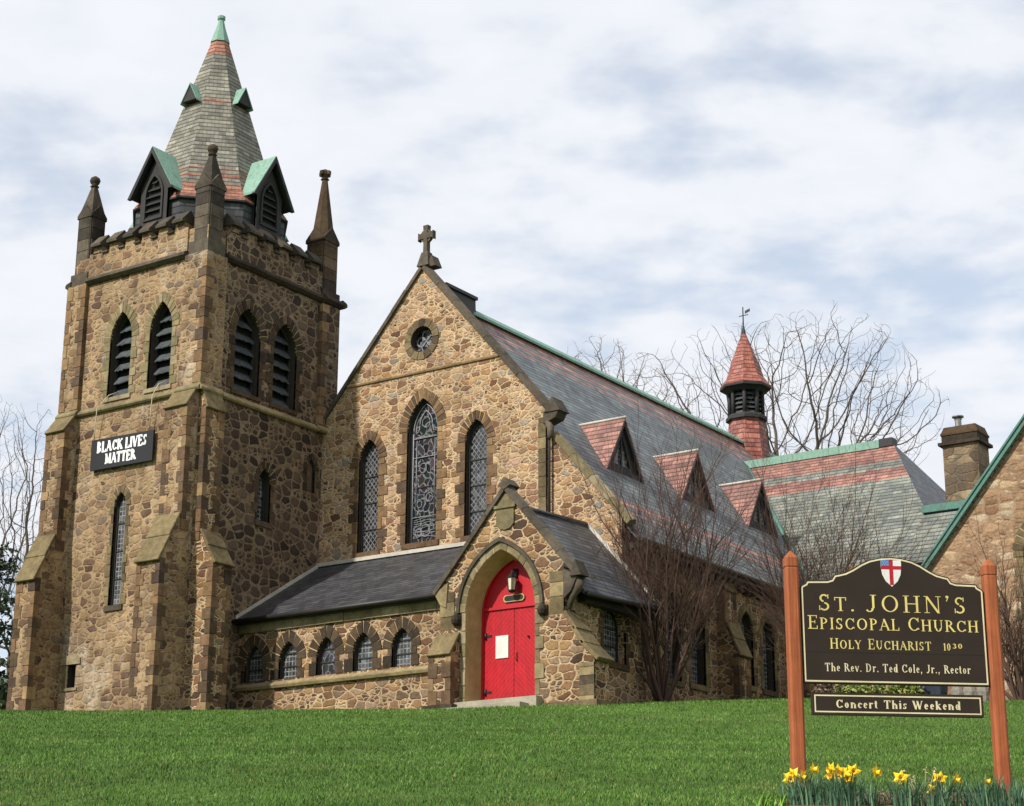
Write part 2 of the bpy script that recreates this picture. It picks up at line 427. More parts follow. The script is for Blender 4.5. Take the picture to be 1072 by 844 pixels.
def frame(o, u, n):
    o = Vector(o); u = Vector(u).normalized(); n = Vector(n).normalized(); v = Vector((0, 0, 1))
    return lambda a, b, w=0.0: o + u * a + v * b + n * w
FY = lambda y, x=0: frame((x, y, 0), (1, 0, 0), (0, -1, 0))       # wall facing -Y
FX = lambda x, y=0: frame((x, y, 0), (0, 1, 0), (1, 0, 0))        # wall facing +X

def thing(name, label, cat, loc=(0, 0, 0), group=None):
    o = bpy.data.objects.new(name, None); COL.objects.link(o); o.location = loc; o.empty_display_size = .3
    return tag(o, label, cat, group)
def tag(o, label=None, cat=None, group=None, kind=None):
    if label: o['label'] = label
    if cat: o['category'] = cat
    if group: o['group'] = group
    if kind: o['kind'] = kind
    return o

def arch(cx, h, zs, zt, n=9):
    """pointed-arch curve from right spring over the apex to left spring"""
    r = zt - zs; Rr = (h * h + r * r) / (2 * h); A = math.atan2(r, Rr - h) if Rr >= h else math.pi - math.atan2(r, h - Rr)
    A = math.acos(max(-1, min(1, (Rr - h) / Rr)))
    right = [(cx + h - Rr + Rr * math.cos(A * i / n), zs + Rr * math.sin(A * i / n)) for i in range(n + 1)]
    left = [(2 * cx - a, b) for a, b in reversed(right[:-1])]
    return right + left
def arch_hole(cx, h, zb, zs, zt, n=9):
    return [(cx - h, zb), (cx + h, zb)] + arch(cx, h, zs, zt, n)

def ring_blocks(mb, F, cx, h, zs, zt, t, w, nv, gap=.012, mi=0, w0=-.06, skipend=0):
    """voussoirs round a pointed arch"""
    r = zt - zs; Rr = (h * h + r * r) / (2 * h)
    Ai = math.acos((Rr - h) / Rr); Ro = Rr + t; Ao = math.acos((Rr - h) / Ro)
    for side in (1, -1):
        for k in range(nv):
            f0 = k / nv + gap / (Rr * Ai); f1 = (k + 1) / nv - gap / (Rr * Ai)
            ww = w + random.uniform(-.4, .4) * w
            pts = []
            for fr in (f0, (f0 + f1) / 2, f1):
                pts.append((Rr, Ai * fr))
            tt = random.uniform(-.02, .02)
            inner = [(cx + side * (h - Rr + Rr * math.cos(a)), zs + Rr * math.sin(a)) for _, a in pts]
            outer = [(cx + side * (h - Rr + (Ro + tt) * math.cos(a * Ao / Ai)), zs + (Ro + tt) * math.sin(a * Ao / Ai)) for _, a in pts]
            poly = inner + outer[::-1]
            if side == 1: poly = poly[::-1]
            mb.prism(F, poly if _area(poly) > 0 else poly[::-1], w0, ww, mi, back=False)
def _area(l):
    return sum(l[i][0] * l[(i + 1) % len(l)][1] - l[(i + 1) % len(l)][0] * l[i][1] for i in range(len(l)))
def ring_back(mb, F, cx, h, zs, zt, t, w, mi=0, w0=-.06):
    a = arch(cx, h, zs, zt, 12); r = zt - zs; Rr = (h * h + r * r) / (2 * h); Ro = Rr + t; Ao = math.acos((Rr - h) / Ro)
    o = [(cx + h - Rr + Ro * math.cos(Ao * i / 12), zs + Ro * math.sin(Ao * i / 12)) for i in range(13)]
    o = o + [(2 * cx - p, q) for p, q in reversed(o[:-1])]
    poly = o + a[::-1]
    mb.prism(F, poly, w0, w, mi, back=False)
def jambs(mb, F, cx, h, zb, zs, w, lens=(.20, .36), hh=(.26, .42), mi=0, gap=.012, w0=-.06):
    for side in (-1, 1):
        z = zb; k = random.randint(0, 1)
        while z < zs - .08:
            dz = min(random.uniform(*hh), zs - z)
            if zs - z - dz < .12: dz = zs - z
            l = lens[k % 2] + random.uniform(-.04, .04); k += 1
            a, b = (cx - h - l, cx - h) if side < 0 else (cx + h, cx + h + l)
            ww = w + random.uniform(-.4, .4) * w
            mb.prism(F, [(a, z + gap), (b, z + gap), (b, z + dz - gap), (a, z + dz - gap)], w0, ww, mi, back=False)
            z += dz

# ------------------------------------------------------------------ materials
NAVE_ST = [h2l(c) for c in ('#9c7e60', '#8c6c50', '#785643', '#a48765', '#926e50', '#694d3d', '#9c7652', '#a98d6a', '#826249', '#9f8466', '#8f7a66', '#a0826f', '#8c8276')]
M_nave = rubble('nave_rubble', NAVE_ST, h2l('#cbb08c'), (.375, .2), .015, .3, .14, .6, rc=.95)
M_lean = rubble('porch_rubble', [h2l(c) for c in ('#88694c', '#70523e', '#5c4436', '#92734f', '#77583e', '#524134', '#81603f', '#86705a')], h2l('#c4ab88'), (.40, .22), .016, .15, .16, .62, rc=.95)
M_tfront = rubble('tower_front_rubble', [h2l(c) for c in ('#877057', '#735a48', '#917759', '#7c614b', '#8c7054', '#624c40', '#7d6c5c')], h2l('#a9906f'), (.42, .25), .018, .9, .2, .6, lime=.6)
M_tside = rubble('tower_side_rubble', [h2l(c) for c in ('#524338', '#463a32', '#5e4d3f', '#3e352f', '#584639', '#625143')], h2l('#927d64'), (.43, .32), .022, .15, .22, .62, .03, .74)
M_parish = rubble('parish_rubble', [h2l(c) for c in ('#947659', '#a38465', '#866a50', '#ad9474', '#8e6e54', '#b5a287')], h2l('#a18469'), (.5, .27), .03, .55, .15, .5)
M_dress = dressed('sandstone_blocks', [h2l(c) for c in ('#75674b', '#807151', '#655a44', '#8a7a5a', '#574c3d', '#6f6149')])
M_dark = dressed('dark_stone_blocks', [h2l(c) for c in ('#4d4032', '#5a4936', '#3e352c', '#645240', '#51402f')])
M_quoin = dressed('quoin_blocks', [h2l(c) for c in ('#725a44', '#84694c', '#604e3c', '#8f7656', '#544539', '#7a6046')])
M_cope = dressed('weathered_coping', [h2l(c) for c in ('#4b443b', '#403a33', '#554d42', '#5d5447')], .15, .9, .4, 4)
M_copeL = dressed('pale_sandstone', [h2l(c) for c in ('#877a5b', '#7b7053', '#94866a')], .12, .9, .35, 4)
M_reveal = plain('shaded_reveal_stone', h2l('#3a322a'), .9, .25, 6, .5)  # window reveals dark all over: shade of the recesses put into the colour
M_mortar = plain('mortar', h2l('#c0a074'), .95, .2, 9, .5)
M_conc = plain('worn_concrete', h2l('#98917f'), .9, .15, 9, .4)
GREY = [h2l(c) for c in ('#5d6364', '#666c6c', '#545a5c', '#6d7373', '#60686a')]
REDS = [h2l(c) for c in ('#8f655b', '#996d61', '#845c54', '#a07466', '#8a655a')]
M_roof = slate('nave_slate', GREY, [(13.92, 14.6), (13.48, 13.76), (13.06, 13.24), (6.32, 6.6), (6.0, 6.14)], REDS, .25, .3, .55)
M_roofL = slate('lean_to_slate', [h2l(c) for c in ('#3a3a3c', '#414144', '#353538', '#46464a')], (), None, .19, .27, .55, .16)
M_roofP = slate('porch_slate', [h2l(c) for c in ('#45474a', '#4e5053', '#3d3f43', '#55575a')], (), None, .19, .27, .55, .2)
M_roofT = slate('transept_slate', [h2l(c) for c in ('#74786f', '#7d8077', '#6a6e68', '#848579')], [(11.62, 12.7), (10.62, 11.25)], REDS, .24, .32, .7, .14, .3)
M_spire = slate('spire_slate', [h2l(c) for c in ('#7d7a6e', '#868275', '#737066', '#8e8a7c')], [(17.2, 18.0), (18.28, 18.42), (18.6, 18.7), (21.55, 21.66), (23.75, 24.6)],
                [h2l(c) for c in ('#9a6a5a', '#a4745f', '#8f6050')], .17, .26, .75, .16, .25)
M_dormred = slate('red_slate', REDS, (), None, .2, .28, .6, .18, .35)
M_cupred = slate('cupola_shingle', [h2l(c) for c in ('#965548', '#a06052', '#8a4d42', '#a76a58')], (), None, .2, .2, .6, .18, .35)
M_drum = slate('drum_slate', [h2l(c) for c in ('#46484a', '#505254', '#3d3f41')], (), None, .25, .3, .7, .2, .3)
M_copper = copper('verdigris_copper', h2l('#88aa99'), h2l('#6d917f'))
M_teal = copper('dark_verdigris', h2l('#5b8478'), h2l('#486f65'))
M_wood = plain('tarred_timber', h2l('#2d2c2b'), .75, .3, 10, .4)
M_woodg = plain('grey_timber', h2l('#4a4744'), .8, .3, 10, .4)
M_black = plain('black_iron', h2l('#1c1c1c'), .5, .2, 12, .2)
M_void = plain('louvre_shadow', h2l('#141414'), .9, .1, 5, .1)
M_louvre = plain('louvre_slats', h2l('#43484a'), .7, .35, 6, .4)
M_lattice = leaded('lattice_glass', 'lattice'); M_square = leaded('square_leaded_glass', 'square'); M_stain = leaded('stained_glass', 'stain')
M_winframe = plain('dark_window_frame', h2l('#2b2722'), .7, .2, 9, .3)
M_lead = plain('pale_lead_tracery', h2l('#8d8f92'), .6, .25, 14, .3)
M_gutter = plain('gutter_metal', h2l('#2e2a28'), .5, .2, 6, .2)
M_white = plain('white_paint', h2l('#d8d5cc'), .6, .05, 8, .1)
M_flash = plain('lead_flashing', h2l('#b9b3a6'), .55, .15, 8, .2)

# ------------------------------------------------------------------ ground
CTRL = [(-9, -1, .5), (-6, 0, .32), (-3, 0, .15), (-1.2, 0, .0), (.5, .6, .02), (.2, 2.35, .16), (4, 2.35, .02), (7.6, 2.35, -.22), (9, 1.8, -.40), (11.7, 1.6, -.48),
        (13.6, 1.8, -.60), (12.5, 5.3, -.06), (11.8, 8.8, .40), (11.8, 11.5, .80), (11.9, 15.8, 1.35), (19.3, 6.1, -.42), (20.5, 6.6, -.5), (23.5, 6.5, -.72), (20, 16, .35), (24.5, 14, .1),
        (16.7, 8.2, .08), (-6, 8, .9), (-20, 10, 1.2), (4, 20, 1.4)]
_d = Vector((fw.x, fw.y)).normalized(); _p = Vector((_d.y, -_d.x))
for s_, z_ in ((-25, -9.4), (0, -9.05), (10, -7.35), (16.6, -6.06), (27, -4.35), (38, -2.75)):
    for t_ in (-45, -22, -8, 0, 8, 22, 45):
        if s_ == 38 and t_ > 10: zz_ = z_ - .4
        else: zz_ = z_
        CTRL.append((CAM.x + _d.x * s_ + _p.x * t_, CAM.y + _d.y * s_ + _p.y * t_, zz_))
for a_ in range(0, 360, 30):
    x_, y_ = 10 + 160 * math.cos(R(a_)), 10 + 160 * math.sin(R(a_))
    s_ = (x_ - CAM.x) * _d.x + (y_ - CAM.y) * _d.y
    CTRL.append((x_, y_, max(-9.3, min(2.0, -9.05 + .16 * s_))))
CT = np.array(CTRL)
def _phi(r2): return .5 * r2 * np.log(r2 + 1e-9)
def _rbf():
    n = len(CT); d2 = ((CT[:, None, :2] - CT[None, :, :2]) ** 2).sum(2) / 100.0
    A = np.zeros((n + 3, n + 3)); A[:n, :n] = _phi(d2) + np.eye(n) * .02
    P = np.hstack([np.ones((n, 1)), CT[:, :2] / 10]); A[:n, n:] = P; A[n:, :n] = P.T
    return np.linalg.solve(A, np.concatenate([CT[:, 2], np.zeros(3)]))
_W = _rbf()
def gz(x, y):
    x = np.atleast_1d(np.asarray(x, float)); y = np.atleast_1d(np.asarray(y, float)); n = len(CT)
    out = np.zeros(len(x))
    for i in range(0, len(x), 20000):
        X = x[i:i + 20000]; Y = y[i:i + 20000]
        d2 = ((X[:, None] - CT[None, :, 0]) ** 2 + (Y[:, None] - CT[None, :, 1]) ** 2) / 100.0
        out[i:i + 20000] = _phi(d2) @ _W[:n] + _W[n] + _W[n + 1] * X / 10 + _W[n + 2] * Y / 10
    far = np.clip((np.hypot(x - 10, y - 10) - 120) / 60, 0, 1)
    return np.clip(out, -11, 4) * (1 - far) + far * np.clip(out, -9.3, 2.0)
def g1(x, y): return float(gz(x, y)[0])

def lawn_material():
    n = NT('lawn_grass'); o = n.obj()
    c = n.ramp(n.noise(o, .35, 4, .6), [(.3, h2l('#445d24')), (.55, h2l('#516b2a')), (.75, h2l('#5f7a36'))])
    c = n.mix(n.mr(n.noise(o, 3.1, 5, .7), .5, .75), c, h2l('#2f4f18'))
    c = n.mix(n.mr(n.noise(o, 1.3, 5, .7), .62, .8, 0, .5), c, h2l('#7d8748'))
    c = n.mix(1.0, c, n.ramp(n.noise(o, 40, 3, .7), [(.3, .6), (.7, 1.3)]), 'MULTIPLY')
    return n.fin(c, .9, n.noise(o, 55, 4, .7), .8, .05, .15)
M_lawn = lawn_material()
def make_ground():
    def axis(a, b, c, d, step):
        inner = np.arange(b, c + .001, step)
        lo = b - np.geomspace(step, b - a, 26)[::-1]; hi = c + np.geomspace(step, d - c, 26)
        return np.concatenate([lo, inner, hi])
    xs = axis(-900, -16, 46, 900, .75); ys = axis(-900, -46, 22, 900, .75)
    X, Y = np.meshgrid(xs, ys); Z = gz(X.ravel(), Y.ravel()).reshape(X.shape)
    nx, ny = len(xs), len(ys)
    mb = MB(); mb.v = list(map(tuple, np.stack([X.ravel(), Y.ravel(), Z.ravel()], 1).tolist()))
    for j in range(ny - 1):
        for i in range(nx - 1):
            mb.f.append([j * nx + i, j * nx + i + 1, (j + 1) * nx + i + 1, (j + 1) * nx + i])
    mb.mi = [0] * len(mb.f); mb.sm = [True] * len(mb.f)
    o = mb.build('lawn', M_lawn); tag(o, 'sloping green lawn rising to the church', 'lawn', kind='structure')
make_ground()

# ================================================================== THE CHURCH
church = thing('church', 'brown rubble stone church with square bell tower, slate roofs and a red arched door', 'church', (0, 0, 0))
TX0, TY1 = -6.15, 6.4                    # the tower stands on x TX0..0, y 0..TY1
PZ = 14.75                               # underside of the parapet string

# ---- tower walls
A_front = FY(0); A_side = FX(0)
bw_f = [(-3.68, .5), (-1.86, .5)]; bw_s = [(2.09, .6), (3.93, .58)]
BZ0, BZS, BZT = 10.5, 12.45, 13.42
holes_f = [arch_hole(c, h, BZ0, BZS, BZT) for c, h in bw_f] + [arch_hole(-3.2, .27, 3.55, 6.75, 7.22), [(-5.08, 1.1), (-4.72, 1.1), (-4.72, 1.82), (-5.08, 1.82)]]
holes_s = [arch_hole(c, h, BZ0, BZS, BZT) for c, h in bw_s] + [arch_hole(3.2, .3, 6.45, 7.75, 8.22), arch_hole(5.45, .2, 7.9, 8.7, 9.05)]
mb = MB()
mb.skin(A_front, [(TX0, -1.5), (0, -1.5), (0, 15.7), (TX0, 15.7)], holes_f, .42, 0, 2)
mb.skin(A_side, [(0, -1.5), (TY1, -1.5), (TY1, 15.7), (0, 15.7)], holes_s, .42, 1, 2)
mb.skin(frame((0, TY1, 0), (-1, 0, 0), (0, 1, 0)), [(0, -1.5), (-TX0, -1.5), (-TX0, 15.7), (0, 15.7)], [], .1, 1)
mb.skin(frame((TX0, TY1, 0), (0, -1, 0), (-1, 0, 0)), [(0, -1.5), (TY1, -1.5), (TY1, 15.7), (0, 15.7)], [], .1, 1)
mb.add([(TX0, 0, 15.2), (0, 0, 15.2), (0, TY1, 15.2), (TX0, TY1, 15.2)], [(0, 1, 2, 3)], 1)
tower = mb.build('tower_wall', [M_tfront, M_tside, M_reveal], church)

# ---- corner pilasters of the belfry stage with quoined edges
def block_run(mb, F, u0, u1, z0, z1, w, hh=(.28, .46), mi=0, gap=.008, w0=-.05, chance=1.0, jit=.012):
    z = z0
    while z < z1 - .05:
        dz = min(random.uniform(*hh), z1 - z)
        if z1 - z - dz < .12: dz = z1 - z
        if random.random() < chance:
            mb.prism(F, [(u0, z + gap), (u1, z + gap), (u1, z + dz - gap), (u0, z + dz - gap)], w0, w + random.uniform(-jit, jit), mi, back=False)
        z += dz
pil = []
for nm, (x0, x1, y0, y1) in dict(a=(-.85, .13, -.13, .82), b=(-6.28, -5.42, -.13, .8), c=(-.8, .13, 5.62, 6.53), d=(-6.28, -5.4, 5.6, 6.53)).items():
    m = MB(); m.box(x0, x1, y0, y1, 10.1, PZ)
    # quoins alternate round the visible arrises
    z = 10.3; k = 0
    while z < PZ - .3:
        dz = random.uniform(.3, .48)
        if z + dz > PZ: break
        l = (.34, .2)[k % 2]; k += 1
        m.box(x1 - l, x1 + .022, y0 - .022, y0 + (.54 - l), z + .012, z + dz - .012, 1)
        if nm in 'bd': m.box(x0 - .02, x0 + l * .8, y0 - .02, y0 + .3, z + .012, z + dz - .012, 1)
        z += dz
    m.build('corner_pilaster', [M_tside if nm == 'c' else M_tfront, M_quoin], church)

# ---- string courses
def moulding(F, u0, u1, z, prof, mat, name, ends=True):
    """prof: (out, dz) outline of the moulding, extruded along the wall"""
    m = MB()
    va = [F(u0, z + b, a) for a, b in prof]; vb = [F(u1, z + b, a) for a, b in prof]; n = len(prof)
    fs = [(i, n + i, n + (i + 1) % n, (i + 1) % n) for i in range(n)]
    fs = [tuple(reversed(f)) for f in fs] + [tuple(reversed(range(n, 2 * n))), tuple(range(n))]
    m.add(va + vb, [tuple(reversed(f)) for f in fs])
    return m.build(name, mat, church)
SC = [(-.05, -.1), (.09, -.1), (.14, -.05), (.14, 0), (-.05, .2)]
moulding(FY(0), -5.44, -.84, 10.15, SC, M_copeL, 'string_course')
moulding(FX(0), .8, 5.64, 10.15, SC, M_dress, 'string_course')
for nm, F, u0, u1 in (('l', FY(-.13), -6.28, -5.42), ('r', FY(-.13), -.85, .13), ('s', FX(.13), -.13, .82), ('t', FX(.13), 5.62, 6.53)):
    moulding(F, u0 - .04, u1 + .04, 10.15, [(-.05, -.1), (.07, -.1), (.11, -.05), (.11, 0), (-.04, .18)], M_copeL if nm in 'lr' else M_dress, 'string_course')
PS = [(-.05, -.06), (.08, -.06), (.2, .03), (.2, .11), (.15, .16), (-.05, .22)]
moulding(FY(0), -5.44, -.84, PZ, PS, M_cope, 'parapet_string')
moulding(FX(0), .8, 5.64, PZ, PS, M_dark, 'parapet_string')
moulding(FX(.13), 5.6, 6.55, PZ, PS, M_dark, 'parapet_string')
moulding(frame((0, 6.53, 0), (-1, 0, 0), (0, 1, 0)), -.3, 6.2, PZ, PS, M_dark, 'parapet_string')
moulding(frame((-6.28, 0, 0), (0, -1, 0), (-1, 0, 0)), -6.5, .1, PZ, PS, M_dark, 'parapet_string')

# ---- parapet with merlons and sloped caps
def parapet(F, u0, u1, n, wallmat, capmat):
    w = MB(); w.prism(F, [(u0, PZ + .2), (u1, PZ + .2), (u1, 15.78), (u0, 15.78)], -.42, .06, 0)
    pitch = (u1 - u0) / n; mw_ = pitch * .54
    for i in range(n):
        a = u0 + pitch * (i + .5) - mw_ / 2
        w.prism(F, [(a, 15.74), (a + mw_, 15.74), (a + mw_, 16.12), (a, 16.12)], -.42, .06 - .002 * i, 0)
    o = w.build('parapet', wallmat, church)
    c = MB()
    for i in range(n):
        a = u0 + pitch * (i + .5) - mw_ / 2 - .03; b = a + mw_ + .06
        pr = [(.2, 15.98), (.2, 16.07), (-.16, 16.46), (-.5, 16.16), (-.5, 16.04)]
        va = [F(a, z, d) for d, z in pr]; vb = [F(b, z, d) for d, z in pr]; m = len(pr)
        c.add(va + vb, [(j, m + j, m + (j + 1) % m, (j + 1) % m) for j in range(m)] + [tuple(reversed(range(m))), tuple(range(m, 2 * m))])
        # sloping sill of the gap beside it
        if i < n - 1:
            g0, g1_ = b, b + pitch - mw_ - .06
            pr = [(.13, 15.70), (.13, 15.76), (-.45, 15.98), (-.45, 15.74)]
            va = [F(g0, z, d) for d, z in pr]; vb = [F(g1_, z, d) for d, z in pr]; m = 4
            c.add(va + vb, [(j, m + j, m + (j + 1) % m, (j + 1) % m) for j in range(m)] + [(3, 2, 1, 0), (4, 5, 6, 7)])
    c.build('merlon_caps', capmat, o)
parapet(FY(0), -5.42, -.86, 6, M_tfront, M_cope)
parapet(FX(0), .82, 5.62, 6, M_tside, M_cope)
parapet(frame((0, TY1, 0), (-1, 0, 0), (0, 1, 0)), .8, 5.4, 6, M_tside, M_cope)
parapet(frame((TX0, 0, 0), (0, -1, 0), (-1, 0, 0)), -5.6, -.8, 6, M_tside, M_cope)

# ---- corner pinnacles
def pinnacle(cx, cy, w, zt, tall, mat):
    h = w / 2; p = MB()
    p.box(cx - h - .06, cx + h + .06, cy - h - .06, cy + h + .06, PZ - .02, 15.2)
    z0 = 15.2; bodyt = 17.1 if tall else 17.05
    if not tall: bodyt = zt - 1.42
    # shaft as a stack of blocks, fine joints between
    z = z0; k = 0
    while z < bodyt - .01:
        dz = min(.42, bodyt - z); g = .01
        cut = .09 * w + .02
        o8 = [(h, -h + cut), (h, h - cut), (h - cut, h), (-h + cut, h), (-h, h - cut), (-h, -h + cut), (-h + cut, -h), (h - cut, -h)]
        e = random.uniform(-.012, .012)
        vs = [(cx + a * (1 + e), cy + b * (1 + e), zz) for zz in (z + g, z + dz - g) for a, b in o8]
        p.add(vs, [tuple(reversed(range(8))), tuple(range(8, 16))] + [(i, (i + 1) % 8, 8 + (i + 1) % 8, 8 + i) for i in range(8)])
        z += dz
    p.box(cx - h * .93, cx + h * .93, cy - h * .93, cy + h * .93, z0, bodyt - .02)
    # gablet on each side
    gh = .62 * w
    for ux, uy in ((1, 0), (-1, 0), (0, 1), (0, -1)):
        nx, ny = ux, uy; tx, ty = -uy, ux
        def P(t, z, d): return (cx + nx * d + tx * t, cy + ny * d + ty * t, z)
        d1 = h + .025
        p.add([P(-h, bodyt - .06, d1), P(h, bodyt - .06, d1), P(h, bodyt + .05, d1), P(0, bodyt + gh, d1), P(-h, bodyt + .05, d1),
               P(-h, bodyt - .06, 0), P(h, bodyt - .06, 0), P(h, bodyt + .05, 0), P(0, bodyt + gh, 0), P(-h, bodyt + .05, 0)],
              [(0, 1, 2, 3, 4), (1, 6, 7, 2), (2, 7, 8, 3), (3, 8, 9, 4), (4, 9, 5, 0), (5, 6, 1, 0)])
    # spirelet
    p.lathe((cx, cy, 0), [(h * (1.08 if tall else 1.38), bodyt + .02), (.1, zt - .22)], 8 if tall else 4, R(22.5) if tall else R(45), 0)
    o = p.build('pinnacle', mat, church)
    f = MB()
    f.lathe((cx, cy, 0), [(.1, zt - .26), (.16, zt - .22), (.09, zt - .16), (.15, zt - .1), (.19, zt), (.15, zt + .1), (.05, zt + .17)], 10, 0, 0, True)
    if tall:
        for a in range(4):
            f.box(cx + .15 * math.cos(a * 1.5708) - .07, cx + .15 * math.cos(a * 1.5708) + .07, cy + .15 * math.sin(a * 1.5708) - .07, cy + .15 * math.sin(a * 1.5708) + .07, zt - .06, zt + .08)
    f.build('finial', M_dark, o)
pinnacle(-.34, .34, .71, 18.55, False, M_cope)
pinnacle(-5.88, .34, .68, 18.75, False, M_cope)
pinnacle(-.36, 6.05, .82, 19.75, True, M_dark)
pinnacle(-5.85, 6.05, .82, 19.75, True, M_dark)

# ---- buttresses
def buttress(F, u0, u1, stages, mat, capmat, quo=None):
    """F looks along the projection; stages: list of (projection, z_bottom, z_top, z_slope_top, next projection)"""
    b = MB(); caps = []
    for pj, z0, z1, zs, nx in stages:
        b.prism(F, [(u0, z0), (u1, z0), (u1, z1 + .001), (u0, z1 + .001)], -.05, pj, 0, back=False)
        # sloping weathering, two overlapping slabs
        pr = [(pj, z1), (nx, zs), (-.04, zs), (-.04, z1)]
        m = 4
        va = [F(u0 + .015, z, d) for d, z in pr]; vb = [F(u1 - .015, z, d) for d, z in pr]
        b.add(va + vb, [(j, (j + 1) % m, m + (j + 1) % m, m + j) for j in range(m)] + [(3, 2, 1, 0), (4, 5, 6, 7)], 0)
        dd, dz = nx - pj, zs - z1; ln = math.hypot(dd, dz); n2 = (dz / ln, -dd / ln); t = .08
        cuts = [(-.09, .52), (.48, 1.02)] if ln > .9 else [(-.1, 1.03)]
        for i, (a, e) in enumerate(cuts):
            lift = .03 * i
            q = [(pj + dd * a + n2[0] * lift, z1 + dz * a + n2[1] * lift), (pj + dd * e + n2[0] * lift, z1 + dz * e + n2[1] * lift)]
            pr = [q[0], (q[0][0] + n2[0] * t, q[0][1] + n2[1] * t), (q[1][0] + n2[0] * t, q[1][1] + n2[1] * t), q[1]]
            va = [F(u0 - .03 + .004 * i, z, d) for d, z in pr]; vb = [F(u1 + .03 - .004 * i, z, d) for d, z in pr]
            c = MB(); caps.append(c)
            c.add(va + vb, [(j, (j + 1) % 4, 4 + (j + 1) % 4, 4 + j) for j in range(4)] + [(3, 2, 1, 0), (4, 5, 6, 7)])
        # quoins up both outer arrises
        if quo:
            z = z0; k = 0
            while z < z1 - .1:
                q_ = random.uniform(.26, .46)
                if z + q_ > z1: q_ = z1 - z
                l = ((.17, .34), (.3, .2))[k % 2]; k += 1
                for s, ua in ((-1, u0), (1, u1)):
                    a, e = (ua - .018, ua + l[0]) if s < 0 else (ua - l[0], ua + .018)
                    b.prism(F, [(a, z + .012), (e, z + .012), (e, z + q_ - .012), (a, z + q_ - .012)], pj - l[1], pj + .018 + random.uniform(-.008, .008), 1)
                z += q_
    o = b.build('buttress', [mat, quo or mat], church)
    for c in caps: c.build('buttress_cap', capmat, o, .02)
buttress(FY(0), -.95, -.002, [(1.28, -1.5, 4.5, 5.95, .5), (.5, 5.5, 9.5, 10.08, .12)], M_tfront, M_dress, M_quoin)
buttress(FY(0), -6.3, -5.45, [(1.28, -1.5, 4.5, 5.95, .55), (.55, 5.5, 9.5, 10.08, .12)], M_tfront, M_dress, M_quoin)
buttress(FX(0), .002, .82, [(.95, -1.5, 4.5, 5.5, .32), (.32, 5.2, 9.5, 10.05, .1)], M_lean, M_dress, M_quoin)
buttress(frame((TX0, 0, 0), (0, -1, 0), (-1, 0, 0)), -.85, -.03, [(.9, -1.5, 4.5, 5.5, .3), (.3, 5.2, 9.5, 10.0, .1)], M_tside, M_dress, M_quoin)

# ---- openings of the tower
def louvre_window(F, c, h, mat_ring, mat_jamb, tvs=.3):
    fr = MB()
    outer = arch_hole(c, h, BZ0, BZS, BZT, 10); inner = arch_hole(c, h - .07, BZ0 + .07, BZS, BZT - .1, 10)
    fr.prism(F, outer, -.36, -.27, 0, holes=[inner])
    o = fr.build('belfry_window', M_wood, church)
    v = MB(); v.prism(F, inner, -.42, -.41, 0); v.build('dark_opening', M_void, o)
    s = MB(); nsl = 6; zz = BZ0 + .12
    for i in range(nsl):
        z = zz + i * .44
        r = BZT - BZS; Rr = (h * h + r * r) / (2 * h)
        def half(z): return (h - .06) if z <= BZS else max(.02, (h - .06) - Rr + math.sqrt(max(0, Rr * Rr - (z - BZS) ** 2)))
        wz = half(z + .2)
        if wz < .08: break
        n = 7
        for k in range(n):      # each louvre board has a ragged lower edge
            a = c - wz + 2 * wz * k / n; b = a + 2 * wz / n
            lo = z + random.uniform(-.035, .02)
            lo2 = z + random.uniform(-.035, .02)
            s.add([F(a, lo, -.2), F(b, lo2, -.2), F(b, z + .26, -.4), F(a, z + .26, -.4), F(a, lo - .03, -.21), F(b, lo2 - .03, -.21), F(b, z + .22, -.41), F(a, z + .22, -.41)],
                  [(0, 1, 2, 3), (7, 6, 5, 4), (4, 5, 1, 0)])
    s.build('louvre', M_louvre, o)
    q = MB(); ring_back(q, F, c, h, BZS, BZT, tvs, .008, 1)
    ring_blocks(q, F, c, h, BZS, BZT, tvs, .028, 7, .012, 0)
    jambs(q, F, c, h, BZ0, BZS, .022, (.16, .3))
    q.prism(F, [(c - h - .1, BZ0 - .14), (c + h + .1, BZ0 - .14), (c + h + .1, BZ0), (c - h - .1, BZ0)], -.3, .05, 0)
    q.build('stone_surround', [mat_ring, mat_jamb], o)
for c, h in bw_f: louvre_window(A_front, c, h, M_copeL, M_mortar)
for c, h in bw_s: louvre_window(A_side, c, h, M_dark, M_mortar)

def glazed(F, name, c, h, zb, zs, zt, depth, glass, ring, jam=None, tvs=.28, nv=7, lens=(.18, .34), sill=True, fw_=.06, bars=(), framemat=None, w=.022, mort=True, ringw=.03):
    fr = MB()
    outer = arch_hole(c, h, zb, zs, zt, 10)
    k = (h - fw_) / h
    inner = arch_hole(c, h - fw_, zb + fw_, zs, zs + (zt - zs) * (1 - fw_ * 1.35 / max(.1, zt - zs)), 10)
    fr.prism(F, outer, -depth + .01, -depth + .08, 0, holes=[inner])
    for z in bars: fr.prism(F, [(c - h + .01, z), (c + h - .01, z), (c + h - .01, z + .035), (c - h + .01, z + .035)], -depth + .02, -depth + .062, 0)
    o = fr.build(name, framemat or M_winframe, church)
    g = MB(); g.prism(F, inner, -depth - .02, -depth + .03, 0); g.build('glass', glass, o)
    q = MB()
    if mort: ring_back(q, F, c, h, zs, zt, tvs, .008, 1)
    ring_blocks(q, F, c, h, zs, zt, tvs, ringw, nv, .012, 0)
    jambs(q, F, c, h, zb, zs, w, lens)
    if sill: q.prism(F, [(c - h - .12, zb - .17), (c + h + .12, zb - .17), (c + h + .12, zb), (c - h - .12, zb)], -.25, .06, 0)
    q.build('stone_surround', [ring, M_mortar], o)
    return o
glazed(A_front, 'lancet_window', -3.2, .27, 3.55, 6.75, 7.22, .2, M_square, M_dress, tvs=.22, nv=4, lens=(.12, .2), bars=(4.4, 5.3, 6.2))
